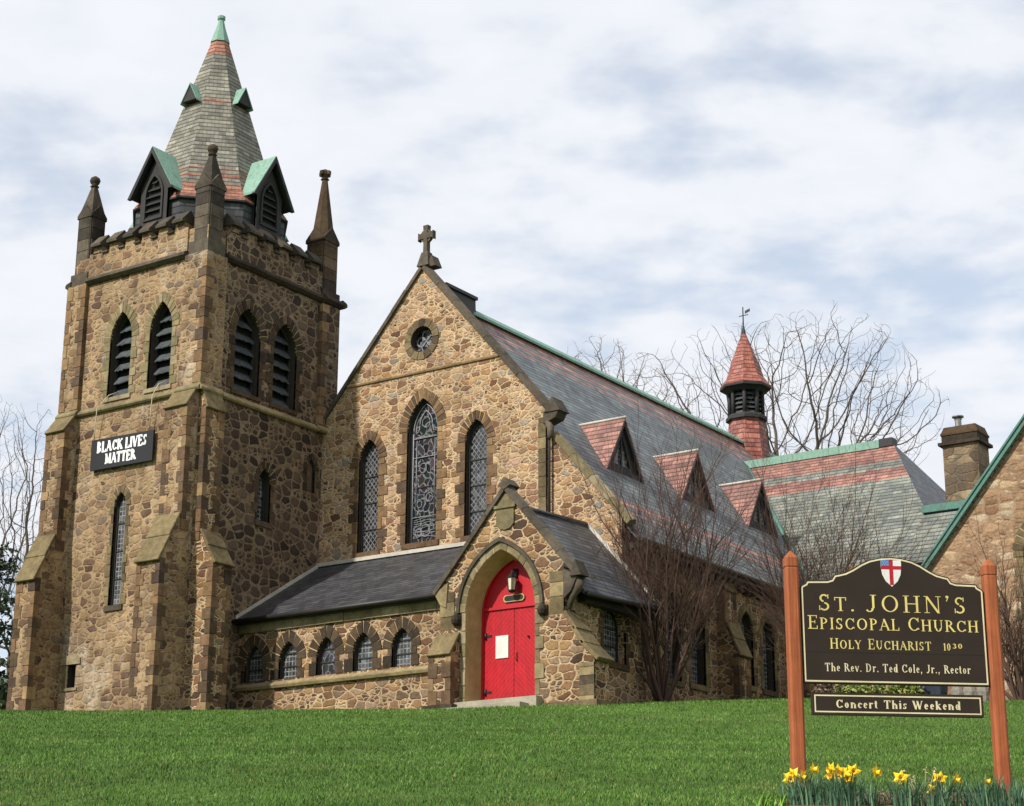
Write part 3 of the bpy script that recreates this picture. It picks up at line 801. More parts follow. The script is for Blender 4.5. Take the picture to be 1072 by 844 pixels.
glazed(A_side, 'lancet_window', 3.2, .3, 6.45, 7.75, 8.22, .34, M_square, M_dark, tvs=.24, nv=4, lens=(.14, .26), bars=(7.0,))
q = MB(); ring_blocks(q, A_side, 5.45, .2, 8.7, 9.05, .18, .03, 4); jambs(q, A_side, 5.45, .2, 7.9, 8.7, .02, (.1, .16))
q.prism(A_side, arch_hole(5.45, .2, 7.9, 8.7, 9.05), -.2, -.12, 0, back=False); q.build('niche', M_dark, church)
q = MB(); q.prism(A_front, [(-5.38, 1.83), (-4.5, 1.83), (-4.52, 2.02), (-4.75, 2.14), (-5.1, 2.12), (-5.36, 2.0)], -.3, .05, 0)
q.prism(A_front, [(-5.28, 1.0), (-4.6, 1.0), (-4.6, 1.09), (-5.28, 1.09)], -.3, .04, 0)
q.prism(A_front, [(-5.3, 1.1), (-5.09, 1.1), (-5.09, 1.8), (-5.3, 1.8)], -.3, .02, 0)
so = q.build('slit_window', M_copeL, church)
q = MB(); q.prism(A_front, [(-5.08, 1.1), (-4.72, 1.1), (-4.72, 1.82), (-5.08, 1.82)], -.42, -.4, 0); q.build('dark_opening', M_void, so)

# ---- the spire
SX, SY = -3.0, 3.12
OCT = R(22.5)
d = MB(); d.lathe((SX, SY, 0), [(2.72, 15.1), (2.72, 17.38)], 8, OCT)
d.build('spire_drum', M_drum, church)
s = MB(); s.lathe((SX, SY, 0), [(2.66, 17.3), (2.8, 17.36), (2.78, 17.42), (2.5, 17.8), (2.2, 18.6), (.30, 24.45)], 8, OCT)
spire = s.build('spire', M_spire, church)
e = MB(); e.lathe((SX, SY, 0), [(2.68, 17.22), (2.84, 17.28), (2.84, 17.34), (2.68, 17.36)], 8, OCT); e.build('eaves_board', M_wood, spire)
t = MB(); t.lathe((SX, SY, 0), [(.36, 24.38), (.34, 24.46), (.17, 25.0), (.1, 25.3), (.15, 25.36), (.15, 25.46), (.06, 25.52)], 8, OCT); t.build('copper_tip', M_copper, spire)
def lucarne(nx, ny):
    """louvred gabled dormer on a face of the spire"""
    tx, ty = -ny, nx
    def F(u, z, w): return Vector((SX + nx * w + tx * u, SY + ny * w + ty * u, z))
    Fw = 2.72; hw = .62; zb = 16.3; zs = 17.9; za = 19.05
    b = MB()
    body = [(-hw, zb), (hw, zb), (hw, zs), (0, za - .12), (-hw, zs)]
    hole = arch_hole(0, .36, zb + .42, 17.55, 18.25, 8)
    b.prism(F, body, Fw - .1, Fw, 0, holes=[hole])
    for sgn in (-1, 1):   # cheeks
        pts = [(sgn * hw, zb, Fw - .02), (sgn * hw, zs, Fw - .02), (sgn * hw, zs, 1.7), (sgn * hw, zb, 2.4)]
        pp = [F(u, z, w) for u, z, w in pts] + [F(u - sgn * .06, z, w) for u, z, w in pts]
        b.add(pp, [(0, 1, 2, 3), (7, 6, 5, 4), (0, 3, 7, 4), (1, 0, 4, 5), (2, 1, 5, 6), (3, 2, 6, 7)])
    # frame mouldings
    b.prism(F, arch_hole(0, .44, zb + .36, 17.55, 18.36, 8), Fw, Fw + .05, 0, holes=[hole])
    b.prism(F, [(-hw - .05, zb - .12), (hw + .05, zb - .12), (hw + .05, zb + .02), (-hw - .05, zb + .02)], Fw - .08, Fw + .1, 0)
    o = b.build('lucarne', M_wood, spire)
    return o, F, Fw, hole
def lucarne_all(nx, ny, mroof):
    o, F, Fw, hole = lucarne(nx, ny)
    # the lucarne is a part of the spire: louvres and roof join it
    l = MB()
    l.prism(F, hole, Fw - .09, Fw - .07, 1)
    for i in range(6):
        z = 16.76 + i * .25
        r = .7; Rr = (.36 ** 2 + r * r) / .72
        wz = .36 if z + .15 <= 17.55 else max(.03, .36 - Rr + math.sqrt(max(0, Rr * Rr - (z + .15 - 17.55) ** 2)))
        l.add([F(-wz, z, Fw + .03), F(wz, z, Fw + .03), F(wz, z + .09, Fw - .065), F(-wz, z + .09, Fw - .065), F(-wz, z - .03, Fw + .025), F(wz, z - .03, Fw + .025), F(wz, z + .06, Fw - .068), F(-wz, z + .06, Fw - .068)],
              [(0, 1, 2, 3), (7, 6, 5, 4), (4, 5, 1, 0)], 0)
    for q in l.v: pass
    l2 = l.build('lucarne_louvre', [M_wood, M_void], spire)
    rf = MB(); bg_ = MB()
    za, ze, hw = 19.28, 17.66, .98; F0 = Fw + .22; sl = (za - ze) / hw
    for sgn in (-1, 1):
        # roof slab from the eave to the ridge, running back into the spire
        bk_e = 2.28; bk_r = 1.78
        a = [F(sgn * hw, ze, F0), F(0, za, F0), F(0, za, bk_r), F(sgn * hw, ze, bk_e)]
        bb = [p + Vector((0, 0, -.09)) for p in a]
        fs = [(0, 1, 2, 3), (7, 6, 5, 4), (0, 4, 5, 1), (2, 6, 7, 3), (3, 7, 4, 0)]
        if sgn > 0: fs = [tuple(reversed(f)) for f in fs]
        rf.add(a + bb, [tuple(reversed(f)) for f in fs[:1] + fs[2:]]); rf.add(bb, [(3, 2, 1, 0) if sgn < 0 else (0, 1, 2, 3)][0:1], 1)
        a = [F(sgn * (hw + .05), ze - .12, F0 + .03), F(0, za - .03, F0 + .03), F(0, za - .24, F0 + .03), F(sgn * (hw - .1), ze - .12, F0 + .03)]
        b4 = [p - Vector((nx, ny, 0)) * .14 for p in a]
        fs = [(0, 1, 2, 3), (7, 6, 5, 4), (0, 4, 5, 1), (1, 5, 6, 2), (2, 6, 7, 3), (3, 7, 4, 0)]
        bg_.add(a + b4, fs if sgn < 0 else [tuple(reversed(f)) for f in fs])
    rf.build('lucarne_roof', [M_copper, M_wood], spire); bg_.build('bargeboard', M_wood, spire)
for nx, ny in ((0, -1), (1, 0), (0, 1), (-1, 0)): lucarne_all(nx, ny, None)
for nx, ny in ((0, -1), (1, 0), (0, 1), (-1, 0)):     # little triangular vents higher up
    tx, ty = -ny, nx
    def F(u, z, w): return Vector((SX + nx * w + tx * u, SY + ny * w + ty * u, z))
    zb, za, hw = 21.62, 22.24, .34; w1 = 1.36
    m = MB(); m.add([F(-hw, zb, w1), F(hw, zb, w1), F(0, za, w1 - .02), F(0, zb, .6)], [(0, 1, 2), (0, 3, 1), (1, 3, 2), (2, 3, 0)])
    v = m.build('spire_vent', M_wood, spire)
    r_ = MB()
    for sgn in (-1, 1):
        a = [F(sgn * (hw + .05), zb - .04, w1 + .04), F(0, za + .06, w1 + .02), F(0, za + .06, .75), F(sgn * (hw + .05), zb - .04, 1.1)]
        b4 = [p - Vector((0, 0, .05)) for p in a]
        fs = [(0, 1, 2, 3), (7, 6, 5, 4), (0, 4, 5, 1), (2, 6, 7, 3), (3, 7, 4, 0)]
        r_.add(a + b4, fs if sgn > 0 else [tuple(reversed(f)) for f in fs])
    r_.build('spire_vent_roof', M_copper, spire)

# ---- nave: gable wall
YF = 6.0; CX = 4.15; RK = 1.155; AP = 15.2
GF = FY(YF)
GW = [dict(c=4.26, h=.62, zb=5.78, zs=9.55, zt=10.62), dict(c=2.06, h=.42, zb=5.72, zs=8.85, zt=9.55), dict(c=6.42, h=.43, zb=5.75, zs=8.85, zt=9.55)]
hole = [arch_hole(g['c'], g['h'], g['zb'], g['zs'], g['zt']) for g in GW]
OCX, OCZ, OCR = 4.15, 12.68, .45
hole.append([(OCX + OCR * math.cos(2 * math.pi * i / 28), OCZ + OCR * math.sin(2 * math.pi * i / 28)) for i in range(28)])
m = MB()
m.skin(GF, [(-.4, -1.5), (9.1, -1.5), (9.1, AP - (9.1 - CX) * RK), (CX, AP), (-.4, AP - (CX + .4) * RK)], hole, .36, 0, 1)
# the return beside the aisle
m.skin(FX(9.1), [(YF, -1.5), (YF + .16, -1.5), (YF + .16, 9.5), (YF, 9.5)], [], .1, 0)
# end wall of the aisle, a little set back
YA = 6.16; AX = 11.7
m.skin(FY(YA), [(9.1, -1.5), (AX, -1.5), (AX, 14.4 - (AX - CX) * RK + .05), (9.1, 14.4 - (9.1 - CX) * RK + .05)], [], .1, 0)
gable = m.build('gable_wall', [M_nave, M_reveal], church)

# quoins at the right edge of the gable, with the chase beside it
q = MB(); block_run(q, GF, 8.82, 9.1, 4.0, 9.2, .03, (.3, .5)); q.build('quoin_strip', M_dress, church)
q = MB(); q.tube([(9.2, YF + .06, 9.0), (9.2, YF + .02, 8.7), (9.2, YF + .02, 4.2)], .042, 8); q.build('drain_pipe', M_gutter, church)
moulding(GF, 1.05, 7.28, 11.55, [(-.05, -.05), (.05, -.05), (.07, .0), (.05, .05), (-.05, .06)], M_quoin, 'gable_string')

for g, gm, bars in ((GW[0], M_stain, (6.65, 7.65, 8.65)), (GW[1], M_lattice, (6.5, 7.4, 8.3)), (GW[2], M_lattice, (6.55, 7.4, 8.25))):
    o = glazed(GF, 'lancet_window', g['c'], g['h'], g['zb'], g['zs'], g['zt'], .26, gm, M_quoin, tvs=.34 if g['h'] > .5 else .3, nv=9 if g['h'] > .5 else 7, fw_=.07,
               bars=bars, sill=True, lens=(.2, .36))
    if g['h'] > .5:         # pale tracery of the middle light
        t = MB(); c, h = g['c'], g['h'] - .09
        def ribbon(pts, w=.035):
            t.tube([GF(a, b, -.195) for a, b in pts], w / 2, 5, 0, True, True)
        for z in (6.65, 8.65, 9.3): ribbon([(c - h, z + .02), (c + h, z + .02)], .03)
        for sx in (-1, 1):
            ribbon([(c + sx * (h - .02), 5.9), (c + sx * (h - .02), 9.5)], .04)
            ribbon([(c + sx * (h - .16), 6.7), (c + sx * (h - .16), 9.25)], .025)
        rr = g['zt'] - .14 - g['zs']; Rr = ((h) ** 2 + rr * rr) / (2 * h)
        ribbon([p for p in arch(c, h - .03, g['zs'], g['zt'] - .15, 10)], .04)
        ribbon([p for p in arch(c, .26, 9.75, 10.24, 8)], .04); ribbon([(c - .26, 9.75), (c - .3, 9.55), (c - .42, 9.5)], .035); ribbon([(c + .26, 9.75), (c + .3, 9.55), (c + .42, 9.5)], .035)
        ribbon([(c - .42, 9.35), (c + .42, 9.35)], .04)
        for (u, z, r) in ((c, 9.85, .16), (c - .1, 8.3, .14), (c + .18, 7.3, .13), (c - .22, 7.1, .1), (c + .05, 6.2, .18), (c - .25, 6.15, .12), (c + .28, 6.3, .1)):
            ribbon([(u + r * math.cos(k * .5236), z + r * 1.15 * math.sin(k * .5236)) for k in range(13)], .022)
        for k in range(9):
            z = 6.0 + k * .075
            ribbon([(c - h + .1, z + random.uniform(-.05, .05)), (c - .1, z + random.uniform(-.06, .06)), (c + .1, z + random.uniform(-.06, .06)), (c + h - .1, z + random.uniform(-.05, .05))], .018)
        t.build('tracery', M_lead, o)
# oculus
q = MB()
for k in range(14):
    a0, a1 = 2 * math.pi * k / 14 + .02, 2 * math.pi * (k + 1) / 14 - .02
    q.prism(GF, [(OCX + r * math.cos(a), OCZ + r * math.sin(a)) for r, a in ((OCR, a0), (OCR + .26, a0), (OCR + .265, (a0 + a1) / 2), (OCR + .26, a1), (OCR, a1), (OCR, (a0 + a1) / 2))], -.06, .03 + random.uniform(-.01, .01), 0, back=False)
oc = q.build('oculus', M_dress, church)
q = MB(); q.prism(GF, [(OCX + (OCR + .01) * math.cos(2 * math.pi * i / 28), OCZ + (OCR + .01) * math.sin(2 * math.pi * i / 28)) for i in range(28)], -.34, -.28, 0); q.build('glass', M_stain, oc)
t = MB()
for k in range(4):
    a = k * math.pi / 2
    t.tube([GF(OCX + .2 * math.cos(a) + .17 * math.cos(b * .5236), OCZ + .2 * math.sin(a) + .17 * math.sin(b * .5236), -.26) for b in range(13)], .02, 5)
t.build('tracery', M_lead, oc)

# ---- gable coping, kneeler, cross
def coping(x0, z0, x1, z1, y0, y1, th, name, mat, joints=.9):
    m = MB(); L_ = math.hypot(x1 - x0, z1 - z0); n = max(1, int(L_ / joints)); ux, uz = (x1 - x0) / L_, (z1 - z0) / L_; nx, nz = -uz, ux
    if nz < 0: nx, nz = -nx, -nz
    for i in range(n):
        a, b = L_ * i / n + .008, L_ * (i + 1) / n - .008; e = random.uniform(-.01, .01)
        pr = []
        for y, k in ((y0, 0), (y1, 0), (y1, th * .6), ((y0 + y1) / 2, th), (y0, th * .6)):
            pr.append((y + e, k))
        va = [(x0 + ux * a + nx * k, y, z0 + uz * a + nz * k) for y, k in pr]; vb = [(x0 + ux * b + nx * k, y, z0 + uz * b + nz * k) for y, k in pr]
        p = len(pr)
        fs = [(j, (j + 1) % p, p + (j + 1) % p, p + j) for j in range(p)] + [tuple(reversed(range(p))), tuple(range(p, 2 * p))]
        m.add(va + vb, fs if ux > 0 else [tuple(reversed(f)) for f in fs])
    return m.build(name, mat, church)
zL = AP - (CX + .0) * RK
coping(-.02, zL - .05, CX, AP - .03, YF - .1, YF + .5, .2, 'gable_coping', M_cope)
coping(9.3, AP - (9.3 - CX) * RK - .03, CX, AP - .03, YF - .1, YF + .5, .2, 'gable_coping', M_cope)
coping(11.95, 14.4 - (11.95 - CX) * RK + .02, 9.2, 14.4 - (9.2 - CX) * RK + .02, YA - .1, YA + .3, .24, 'aisle_coping', M_copeL)
k = MB()
k.hexa([(9.05, YF - .1, 8.95), (9.5, YF - .1, 9.1), (9.5, YF + .4, 9.1), (9.05, YF + .4, 8.95), (9.05, YF - .1, 9.3), (9.62, YF - .1, 9.32), (9.62, YF + .4, 9.32), (9.05, YF + .4, 9.3)])
k.add([(9.1, YF - .14, 9.3), (9.68, YF - .14, 9.3), (9.39, YF - .14, 9.78), (9.1, YF + .45, 9.3), (9.68, YF + .45, 9.3), (9.39, YF + .45, 9.78)], [(0, 1, 2), (5, 4, 3), (0, 3, 4, 1), (1, 4, 5, 2), (2, 5, 3, 0)])
k.tube([(9.15, YF - .02, 9.0), (9.3, YF - .06, 8.8), (9.28, YF - .03, 8.55), (9.2, YF, 8.45)], [.1, .12, .1, .05], 7)
k.build('kneeler', M_cope, church)
c = MB(); cz = AP + .18
c.hexa([(CX - .24, YF - .06, cz - .1), (CX + .24, YF - .06, cz - .1), (CX + .24, YF + .42, cz - .1), (CX - .24, YF + .42, cz - .1), (CX - .13, YF + .05, cz + .42), (CX + .13, YF + .05, cz + .42), (CX + .13, YF + .3, cz + .42), (CX - .13, YF + .3, cz + .42)])
c.add([(CX + .12, YF + .05, cz - .14), (CX + .46, YF + .05, cz - .14), (CX + .29, YF + .05, cz + .26), (CX + .12, YF + .45, cz - .14), (CX + .46, YF + .45, cz - .14), (CX + .29, YF + .45, cz + .26)], [(0, 1, 2), (5, 4, 3), (0, 3, 4, 1), (1, 4, 5, 2), (2, 5, 3, 0)])
CF = FY(YF + .17); zc = cz + 1.02
c.prism(CF, [(CX - .085, cz + .3), (CX + .085, cz + .3), (CX + .075, zc - .1), (CX + .28, zc - .1), (CX + .31, zc - .15), (CX + .31, zc + .15), (CX + .28, zc + .1), (CX + .075, zc + .1), (CX + .1, zc + .38), (CX - .1, zc + .38), (CX - .075, zc + .1), (CX - .28, zc + .1), (CX - .31, zc + .15), (CX - .31, zc - .15), (CX - .28, zc - .1), (CX - .075, zc - .1)], -.09, .09)
nr_ = 20
ro = [(CX + .24 * math.cos(2 * math.pi * i / nr_), zc + .24 * math.sin(2 * math.pi * i / nr_)) for i in range(nr_)]
ri = [(CX + .17 * math.cos(2 * math.pi * i / nr_), zc + .17 * math.sin(2 * math.pi * i / nr_)) for i in range(nr_)]
c.prism(CF, ro, -.06, .06, holes=[ri])
c.build('gable_cross', M_cope, church)

# ---- nave roof
RZ = 14.4; XE = 12.25; ZE = RZ - (XE - CX) * RK
def roof_slab(name, pts, th, mat, parent=church):
    """pts: quad/polygon on the upper surface, ccw seen from above"""
    m = MB(); a = [Vector(p) for p in pts]; n = (a[1] - a[0]).cross(a[2] - a[0]).normalized(); b = [p - n * th for p in a]; k = len(a)
    m.add(a + b, [tuple(range(k)), tuple(reversed(range(k, 2 * k)))] + [(j, k + j, k + (j + 1) % k, (j + 1) % k) for j in range(k)])
    return m.build(name, mat, parent)
mr = roof_slab('nave_roof', [(CX, YF + .38, RZ), (9.2, YF + .38, RZ - (9.2 - CX) * RK), (9.2, YA + .25, RZ - (9.2 - CX) * RK), (XE, YA + .25, ZE), (XE, 33, ZE), (CX, 33, RZ)], .16, M_roof)
roof_slab('nave_roof', [(CX, 33.0, RZ), (2 * CX - XE, 33.0, ZE), (2 * CX - XE, YF + .9, ZE), (CX, YF + .38, RZ)], .16, M_roof)
rc = MB()
for sgn in (-1, 1):
    rc.hexa([(CX + min(0, sgn * .24), 8.6, RZ - .13 if sgn < 0 else RZ + .02), (CX + max(0, sgn * .24), 8.6, RZ + .02 if sgn < 0 else RZ - .13),
             (CX + max(0, sgn * .24), 32.6, RZ + .02 if sgn < 0 else RZ - .13), (CX + min(0, sgn * .24), 32.6, RZ - .13 if sgn < 0 else RZ + .02),
             (CX + min(0, sgn * .24), 8.6, RZ - .04 if sgn < 0 else RZ + .2), (CX + max(0, sgn * .24), 8.6, RZ + .2 if sgn < 0 else RZ - .04),
             (CX + max(0, sgn * .24), 32.6, RZ + .2 if sgn < 0 else RZ - .04), (CX + min(0, sgn * .24), 32.6, RZ - .04 if sgn < 0 else RZ + .2)])
rc.build('ridge_cap', M_copper, mr)
v = MB(); v.hexa([(CX - .2, 7.0, RZ - .1), (CX + .22, 7.0, RZ - .1), (CX + .22, 8.75, RZ - .1), (CX - .2, 8.75, RZ - .1), (CX - .2, 7.0, RZ + .5), (CX + .2, 7.0, RZ + .5), (CX + .2, 8.75, RZ + .46), (CX - .2, 8.75, RZ + .46)])
v.box(CX - .26, CX + .27, 6.98, 8.8, RZ + .44, RZ + .55); v.build('ridge_vent', M_black, mr)
g = MB(); g.tube([(XE + .02, YA + .2, ZE - .1), (XE + .02, 26, ZE - .1)], .08, 8); g.box(AX, XE - .02, YA + .3, 26, ZE - .28, ZE - .12)
for i in range(40): g.box(AX, AX + .24, YA + .6 + i * .5, YA + .78 + i * .5, ZE - .5, ZE - .28)
g.build('eaves_gutter', M_gutter, church)

# triangular roof dormers
for yc in (9.75, 14.6, 19.45):
    xf = 9.58; zb = RZ - (xf - CX) * RK + .02; za = 9.86; hw = 1.0
    DF = FX(xf, yc)
    m = MB(); hole = [(-.52, zb + .22), (.52, zb + .22), (0, za - .42)]
    m.prism(DF, [(-hw, zb - .1), (hw, zb - .1), (hw, zb), (0, za), (-hw, zb)], -.12, 0, 0, holes=[hole])
    for sgn in (-1, 1):
        pts = [(sgn * (hw + .14), zb - .1), (sgn * (hw + .01), zb - .1), (0, za - .12), (0, za + .1)]
        m.prism(DF, pts if sgn < 0 else pts[::-1], -.05, .12)
    m.prism(DF, [(-hw, zb - .12), (hw, zb - .12), (hw, zb + .06), (-hw, zb + .06)], -.02, .06)
    m.prism(DF, [(-.03, zb + .1), (.03, zb + .1), (.03, za - .4), (-.03, za - .4)], -.09, -.01)
    o = m.build('roof_dormer', M_wood, church)
    w = MB(); w.prism(DF, hole, -.12, -.08, 0); w.build('glass', M_square, o)
    r_ = MB()
    for sgn in (-1, 1):
        def rx(z): return CX + (RZ - z) / RK
        a = [Vector((xf + .14, yc + sgn * (hw + .16), zb - .06)), Vector((xf + .14, yc, za + .12)), Vector((rx(za + .12) - .05, yc, za + .12)), Vector((rx(zb - .06) - .1, yc + sgn * (hw + .16), zb - .06))]
        b4 = [p - Vector((0, 0, .1)) for p in a]
        fs = [(0, 1, 2, 3), (7, 6, 5, 4), (0, 4, 5, 1), (2, 6, 7, 3), (3, 7, 4, 0)]
        r_.add(a + b4, fs if sgn > 0 else [tuple(reversed(f)) for f in fs])
    r_.tube([(xf + .16, yc, za + .14), (rx(za + .12) - .3, yc, za + .14)], .05, 6, 1)
    r_.build('dormer_roof', [M_dormred, M_flash], o)

# ---- aisle wall with paired lancets and buttresses
AF = FX(AX)
pairs = [(9.15, .44, 1.15, 3.2, 3.9), (10.68, .48, 1.2, 3.05, 3.8), (14.0, .44, 1.6, 3.4, 4.05), (15.55, .42, 1.6, 3.4, 4.05), (18.8, .45, 1.75, 3.45, 4.15), (20.3, .45, 1.75, 3.45, 4.15)]
m = MB(); m.skin(AF, [(YA, -1.5), (27, -1.5), (27, ZE - .1), (YA, ZE - .1)], [arch_hole(c, h, a, b, t_) for c, h, a, b, t_ in pairs], .35, 0, 1)
m.skin(frame((2 * CX - AX, 0, 0), (0, -1, 0), (-1, 0, 0)), [(-33, -1.5), (-6.5, -1.5), (-6.5, ZE - .1), (-33, ZE - .1)], [], .1, 0)
m.skin(frame((AX, 32.6, 0), (-1, 0, 0), (0, 1, 0)), [(0, -1), (AX * 2 - 2 * CX, -1), (AX * 2 - 2 * CX, ZE), (AX - CX, RZ - .2), (0, ZE)], [], .1, 0)
m.build('aisle_wall', [M_lean, M_reveal], church)
for c, h, a, b, t_ in pairs:
    glazed(AF, 'lancet_window', c, h, a, b, t_, .3, M_square, M_dress, tvs=.24, nv=5, lens=(.14, .26), bars=(a + .9, a + 1.7))
for yb in (12.35, 17.2, 22.0):
    buttress(AF, yb - .38, yb + .38, [(.75, -1.5, 2.3, 3.3, .3), (.3, 3.0, 4.4, 4.9, .02)], M_lean, M_dress, M_quoin)
q = MB(); q.tube([(AX + .1, 6.5, 2.7), (AX + .1, 6.5, -1)], .07, 8)
for z in (.8, 2.6): q.tube([(AX + .1, 6.5, z), (AX + .1, 6.5, z + .12)], .09, 8)
q.build('drain_pipe', M_teal, church)

# ---- fleche on the ridge
KX, KY = CX, 29.2
b = MB(); b.lathe((KX, KY, 0), [(1.02, 13.2), (.86, 14.6), (.76, 15.5)], 8, OCT); cu = b.build('roof_turret', M_cupred, church)
w = MB(); w.lathe((KX, KY, 0), [(.9, 15.48), (.9, 15.62), (.84, 15.7)], 8, OCT)
for k in range(8):
    a = OCT + k * math.pi / 4; w.tube([(KX + .72 * math.cos(a), KY + .72 * math.sin(a), 15.6), (KX + .72 * math.cos(a), KY + .72 * math.sin(a), 17.0)], .085, 6)
w.lathe((KX, KY, 0), [(.78, 16.75), (.92, 16.85), (1.12, 16.9), (1.12, 16.98), (.9, 17.05)], 8, OCT)
w.build('turret_lantern', M_wood, cu)
w = MB()
for k in range(8):
    a0, a1 = OCT + k * math.pi / 4, OCT + (k + 1) * math.pi / 4
    for j in range(5):
        z = 15.74 + j * .2
        r0, r1 = .7, .55
        w.add([(KX + r0 * math.cos(a0), KY + r0 * math.sin(a0), z), (KX + r0 * math.cos(a1), KY + r0 * math.sin(a1), z), (KX + r1 * math.cos(a1), KY + r1 * math.sin(a1), z + .16), (KX + r1 * math.cos(a0), KY + r1 * math.sin(a0), z + .16)], [(0, 1, 2, 3)])
w.lathe((KX, KY, 0), [(.5, 15.6), (.5, 16.9)], 8, OCT, 1)
w.build('turret_louvre', [M_louvre, M_void], cu)
s = MB(); s.lathe((KX, KY, 0), [(1.1, 16.98), (1.13, 17.02), (.82, 17.45), (.55, 18.3), (.06, 19.6)], 8, OCT); s.build('turret_spire', M_cupred, cu)
f = MB(); f.lathe((KX, KY, 0), [(.13, 19.35), (.09, 19.6), (.03, 19.9), (.025, 20.75)], 8); f.tube([(KX - .2, KY, 20.35), (KX + .25, KY, 20.35)], .02, 5)
f.add([(KX + .1, KY - .012, 20.42), (KX + .34, KY - .012, 20.5), (KX + .34, KY - .012, 20.62), (KX + .1, KY - .012, 20.55), (KX + .1, KY + .012, 20.42), (KX + .34, KY + .012, 20.5), (KX + .34, KY + .012, 20.62), (KX + .1, KY + .012, 20.55)],
      [(0, 1, 2, 3), (7, 6, 5, 4), (0, 4, 5, 1), (1, 5, 6, 2), (2, 6, 7, 3), (3, 7, 4, 0)])
f.build('weather_vane', M_black, cu)

# ---- transept: hipped slate roof running out to the right
tz, ty_, sl = 12.65, 26.4, .916
def ptT(x, y): return (x, y, tz - sl * (ty_ - y))
hipx = 12.0
ye = 19.0; ze = ptT(0, ye)[2]; xe = hipx + (tz - ze) / 1.36
vx0 = CX + (RZ - tz) / RK; vx1 = CX + (RZ - ze) / RK
tr = roof_slab('transept_roof', [(vx0 - .5, ty_, tz), (vx1 - .6, ye, ze), (xe, ye, ze), (hipx, ty_, tz)], .14, M_roofT)
roof_slab('transept_roof', [(hipx, ty_, tz), (xe, ye, ze), (xe, 2 * ty_ - ye, ze)], .14, M_roofP)
roof_slab('transept_roof', [(hipx, ty_, tz), (xe, 2 * ty_ - ye, ze), (vx1 - .6, 2 * ty_ - ye, ze), (vx0 - .5, ty_, tz)], .14, M_roofP)
m = MB(); m.box(vx0 - .3, hipx - .5, ty_ - .24, ty_ + .24, tz - .16, tz + .16); m.box(hipx - .5, hipx + .06, ty_ - .22, ty_ + .22, tz - .14, tz + .19, 1)
m.build('ridge_cap', [M_copper, M_black], tr)
m = MB()     # lead lining of the valley, the gutter
m.tube([(vx0 + .1, ty_ - .35, tz - .2), (vx1 + .05, ye + .05, ze + .14)], .09, 6); m.build('valley_flashing', M_teal, tr)
m = MB(); m.skin(FY(ye + .35), [(AX, -1.5), (xe - .3, -1.5), (xe - .3, ze + .1), (AX, ze + .1)], [], .1, 0); m.skin(FX(xe - .3), [(ye + .35, -1.5), (34, -1.5), (34, ze + .1), (ye + .35, ze + .1)], [], .1, 0)
m.build('transept_wall', M_lean, church)

# ---- lean-to with five little windows
YL = 2.35; LF = FY(YL)
LW = [.66, 2.06, 3.56, 4.98, 6.44]
lh = [arch_hole(c, .37, 1.12, 1.68, 2.26, 8) for c in LW]
m = MB(); m.skin(LF, [(-.1, -1.2), (8.4, -1.2), (8.4, 3.1), (-.1, 3.1)], lh, .42, 0, 1); m.build('lean_to_wall', [M_lean, M_reveal], church)
for c in LW:
    o = glazed(LF, 'arched_window', c, .37, 1.12, 1.68, 2.26, .22, M_stain if abs(c - 3.56) < .1 else M_square, M_dark, tvs=.33, nv=4, lens=(.16, .3), fw_=.045, sill=False, bars=(1.5, 1.9))
moulding(LF, 0, 8.25, .98, [(-.05, -.12), (.12, -.12), (.16, -.04), (.16, .0), (-.05, .13)], M_dress, 'sill_course')
q = MB(); u = .02
while u < 8.2:
    l = random.uniform(.5, .95); q.prism(LF, [(u + .006, 2.66), (min(8.3, u + l) - .006, 2.66), (min(8.3, u + l) - .006, 2.93), (u + .006, 2.93)], -.05, .07 + random.uniform(-.01, .01), 0, back=False); u += l
q.build('frieze', M_copeL, church)
lt = roof_slab('lean_to_roof', [(-.02, 2.08, 3.1), (9.0, 2.08, 3.1), (9.0, 6.02, 5.46), (-.02, 6.02, 5.46)], .1, M_roofL)
q = MB(); q.tube([(.02, 2.0, 3.02), (8.3, 2.0, 3.02)], .075, 8); q.box(.02, 8.3, 2.1, 2.33, 2.93, 3.03); q.build('eaves_gutter', M_gutter, church)
q = MB(); q.box(0, 9.0, 5.9, 6.0, 5.44, 5.56)
q.hexa([(.0, 2.1, 3.1), (.06, 2.1, 3.1), (.06, 6.0, 5.44), (0, 6.0, 5.44), (0, 2.1, 3.22), (.06, 2.1, 3.22), (.06, 6.0, 5.56), (0, 6.0, 5.56)])
q.build('lead_flashing', M_flash, lt)

# ---- porch
YP = 1.8; PF = FY(YP); PX = 10.5; PAZ = 5.75; PK = 1.15
dcx, dh, dzs, dzt = 10.33, 1.18, 2.35, 4.05
opening = arch_hole(dcx, dh, -1.2, dzs, dzt, 12)
m = MB()
xl, xr = 8.25, 12.45
outl = [(xl, -1.2), (13.42, -1.2), (13.42, .72), (12.98, 1.12), (12.98, 1.2), (12.72, 1.55), (12.72, 1.62), (12.45, 1.98), (xr, PAZ - (xr - PX) * PK), (PX, PAZ), (xl, PAZ - (PX - xl) * PK)]
m.skin(PF, outl, [opening], .68, 0, 1, [arch_hole(dcx, dh - .09, -1.2, dzs, dzt - .2, 12)])
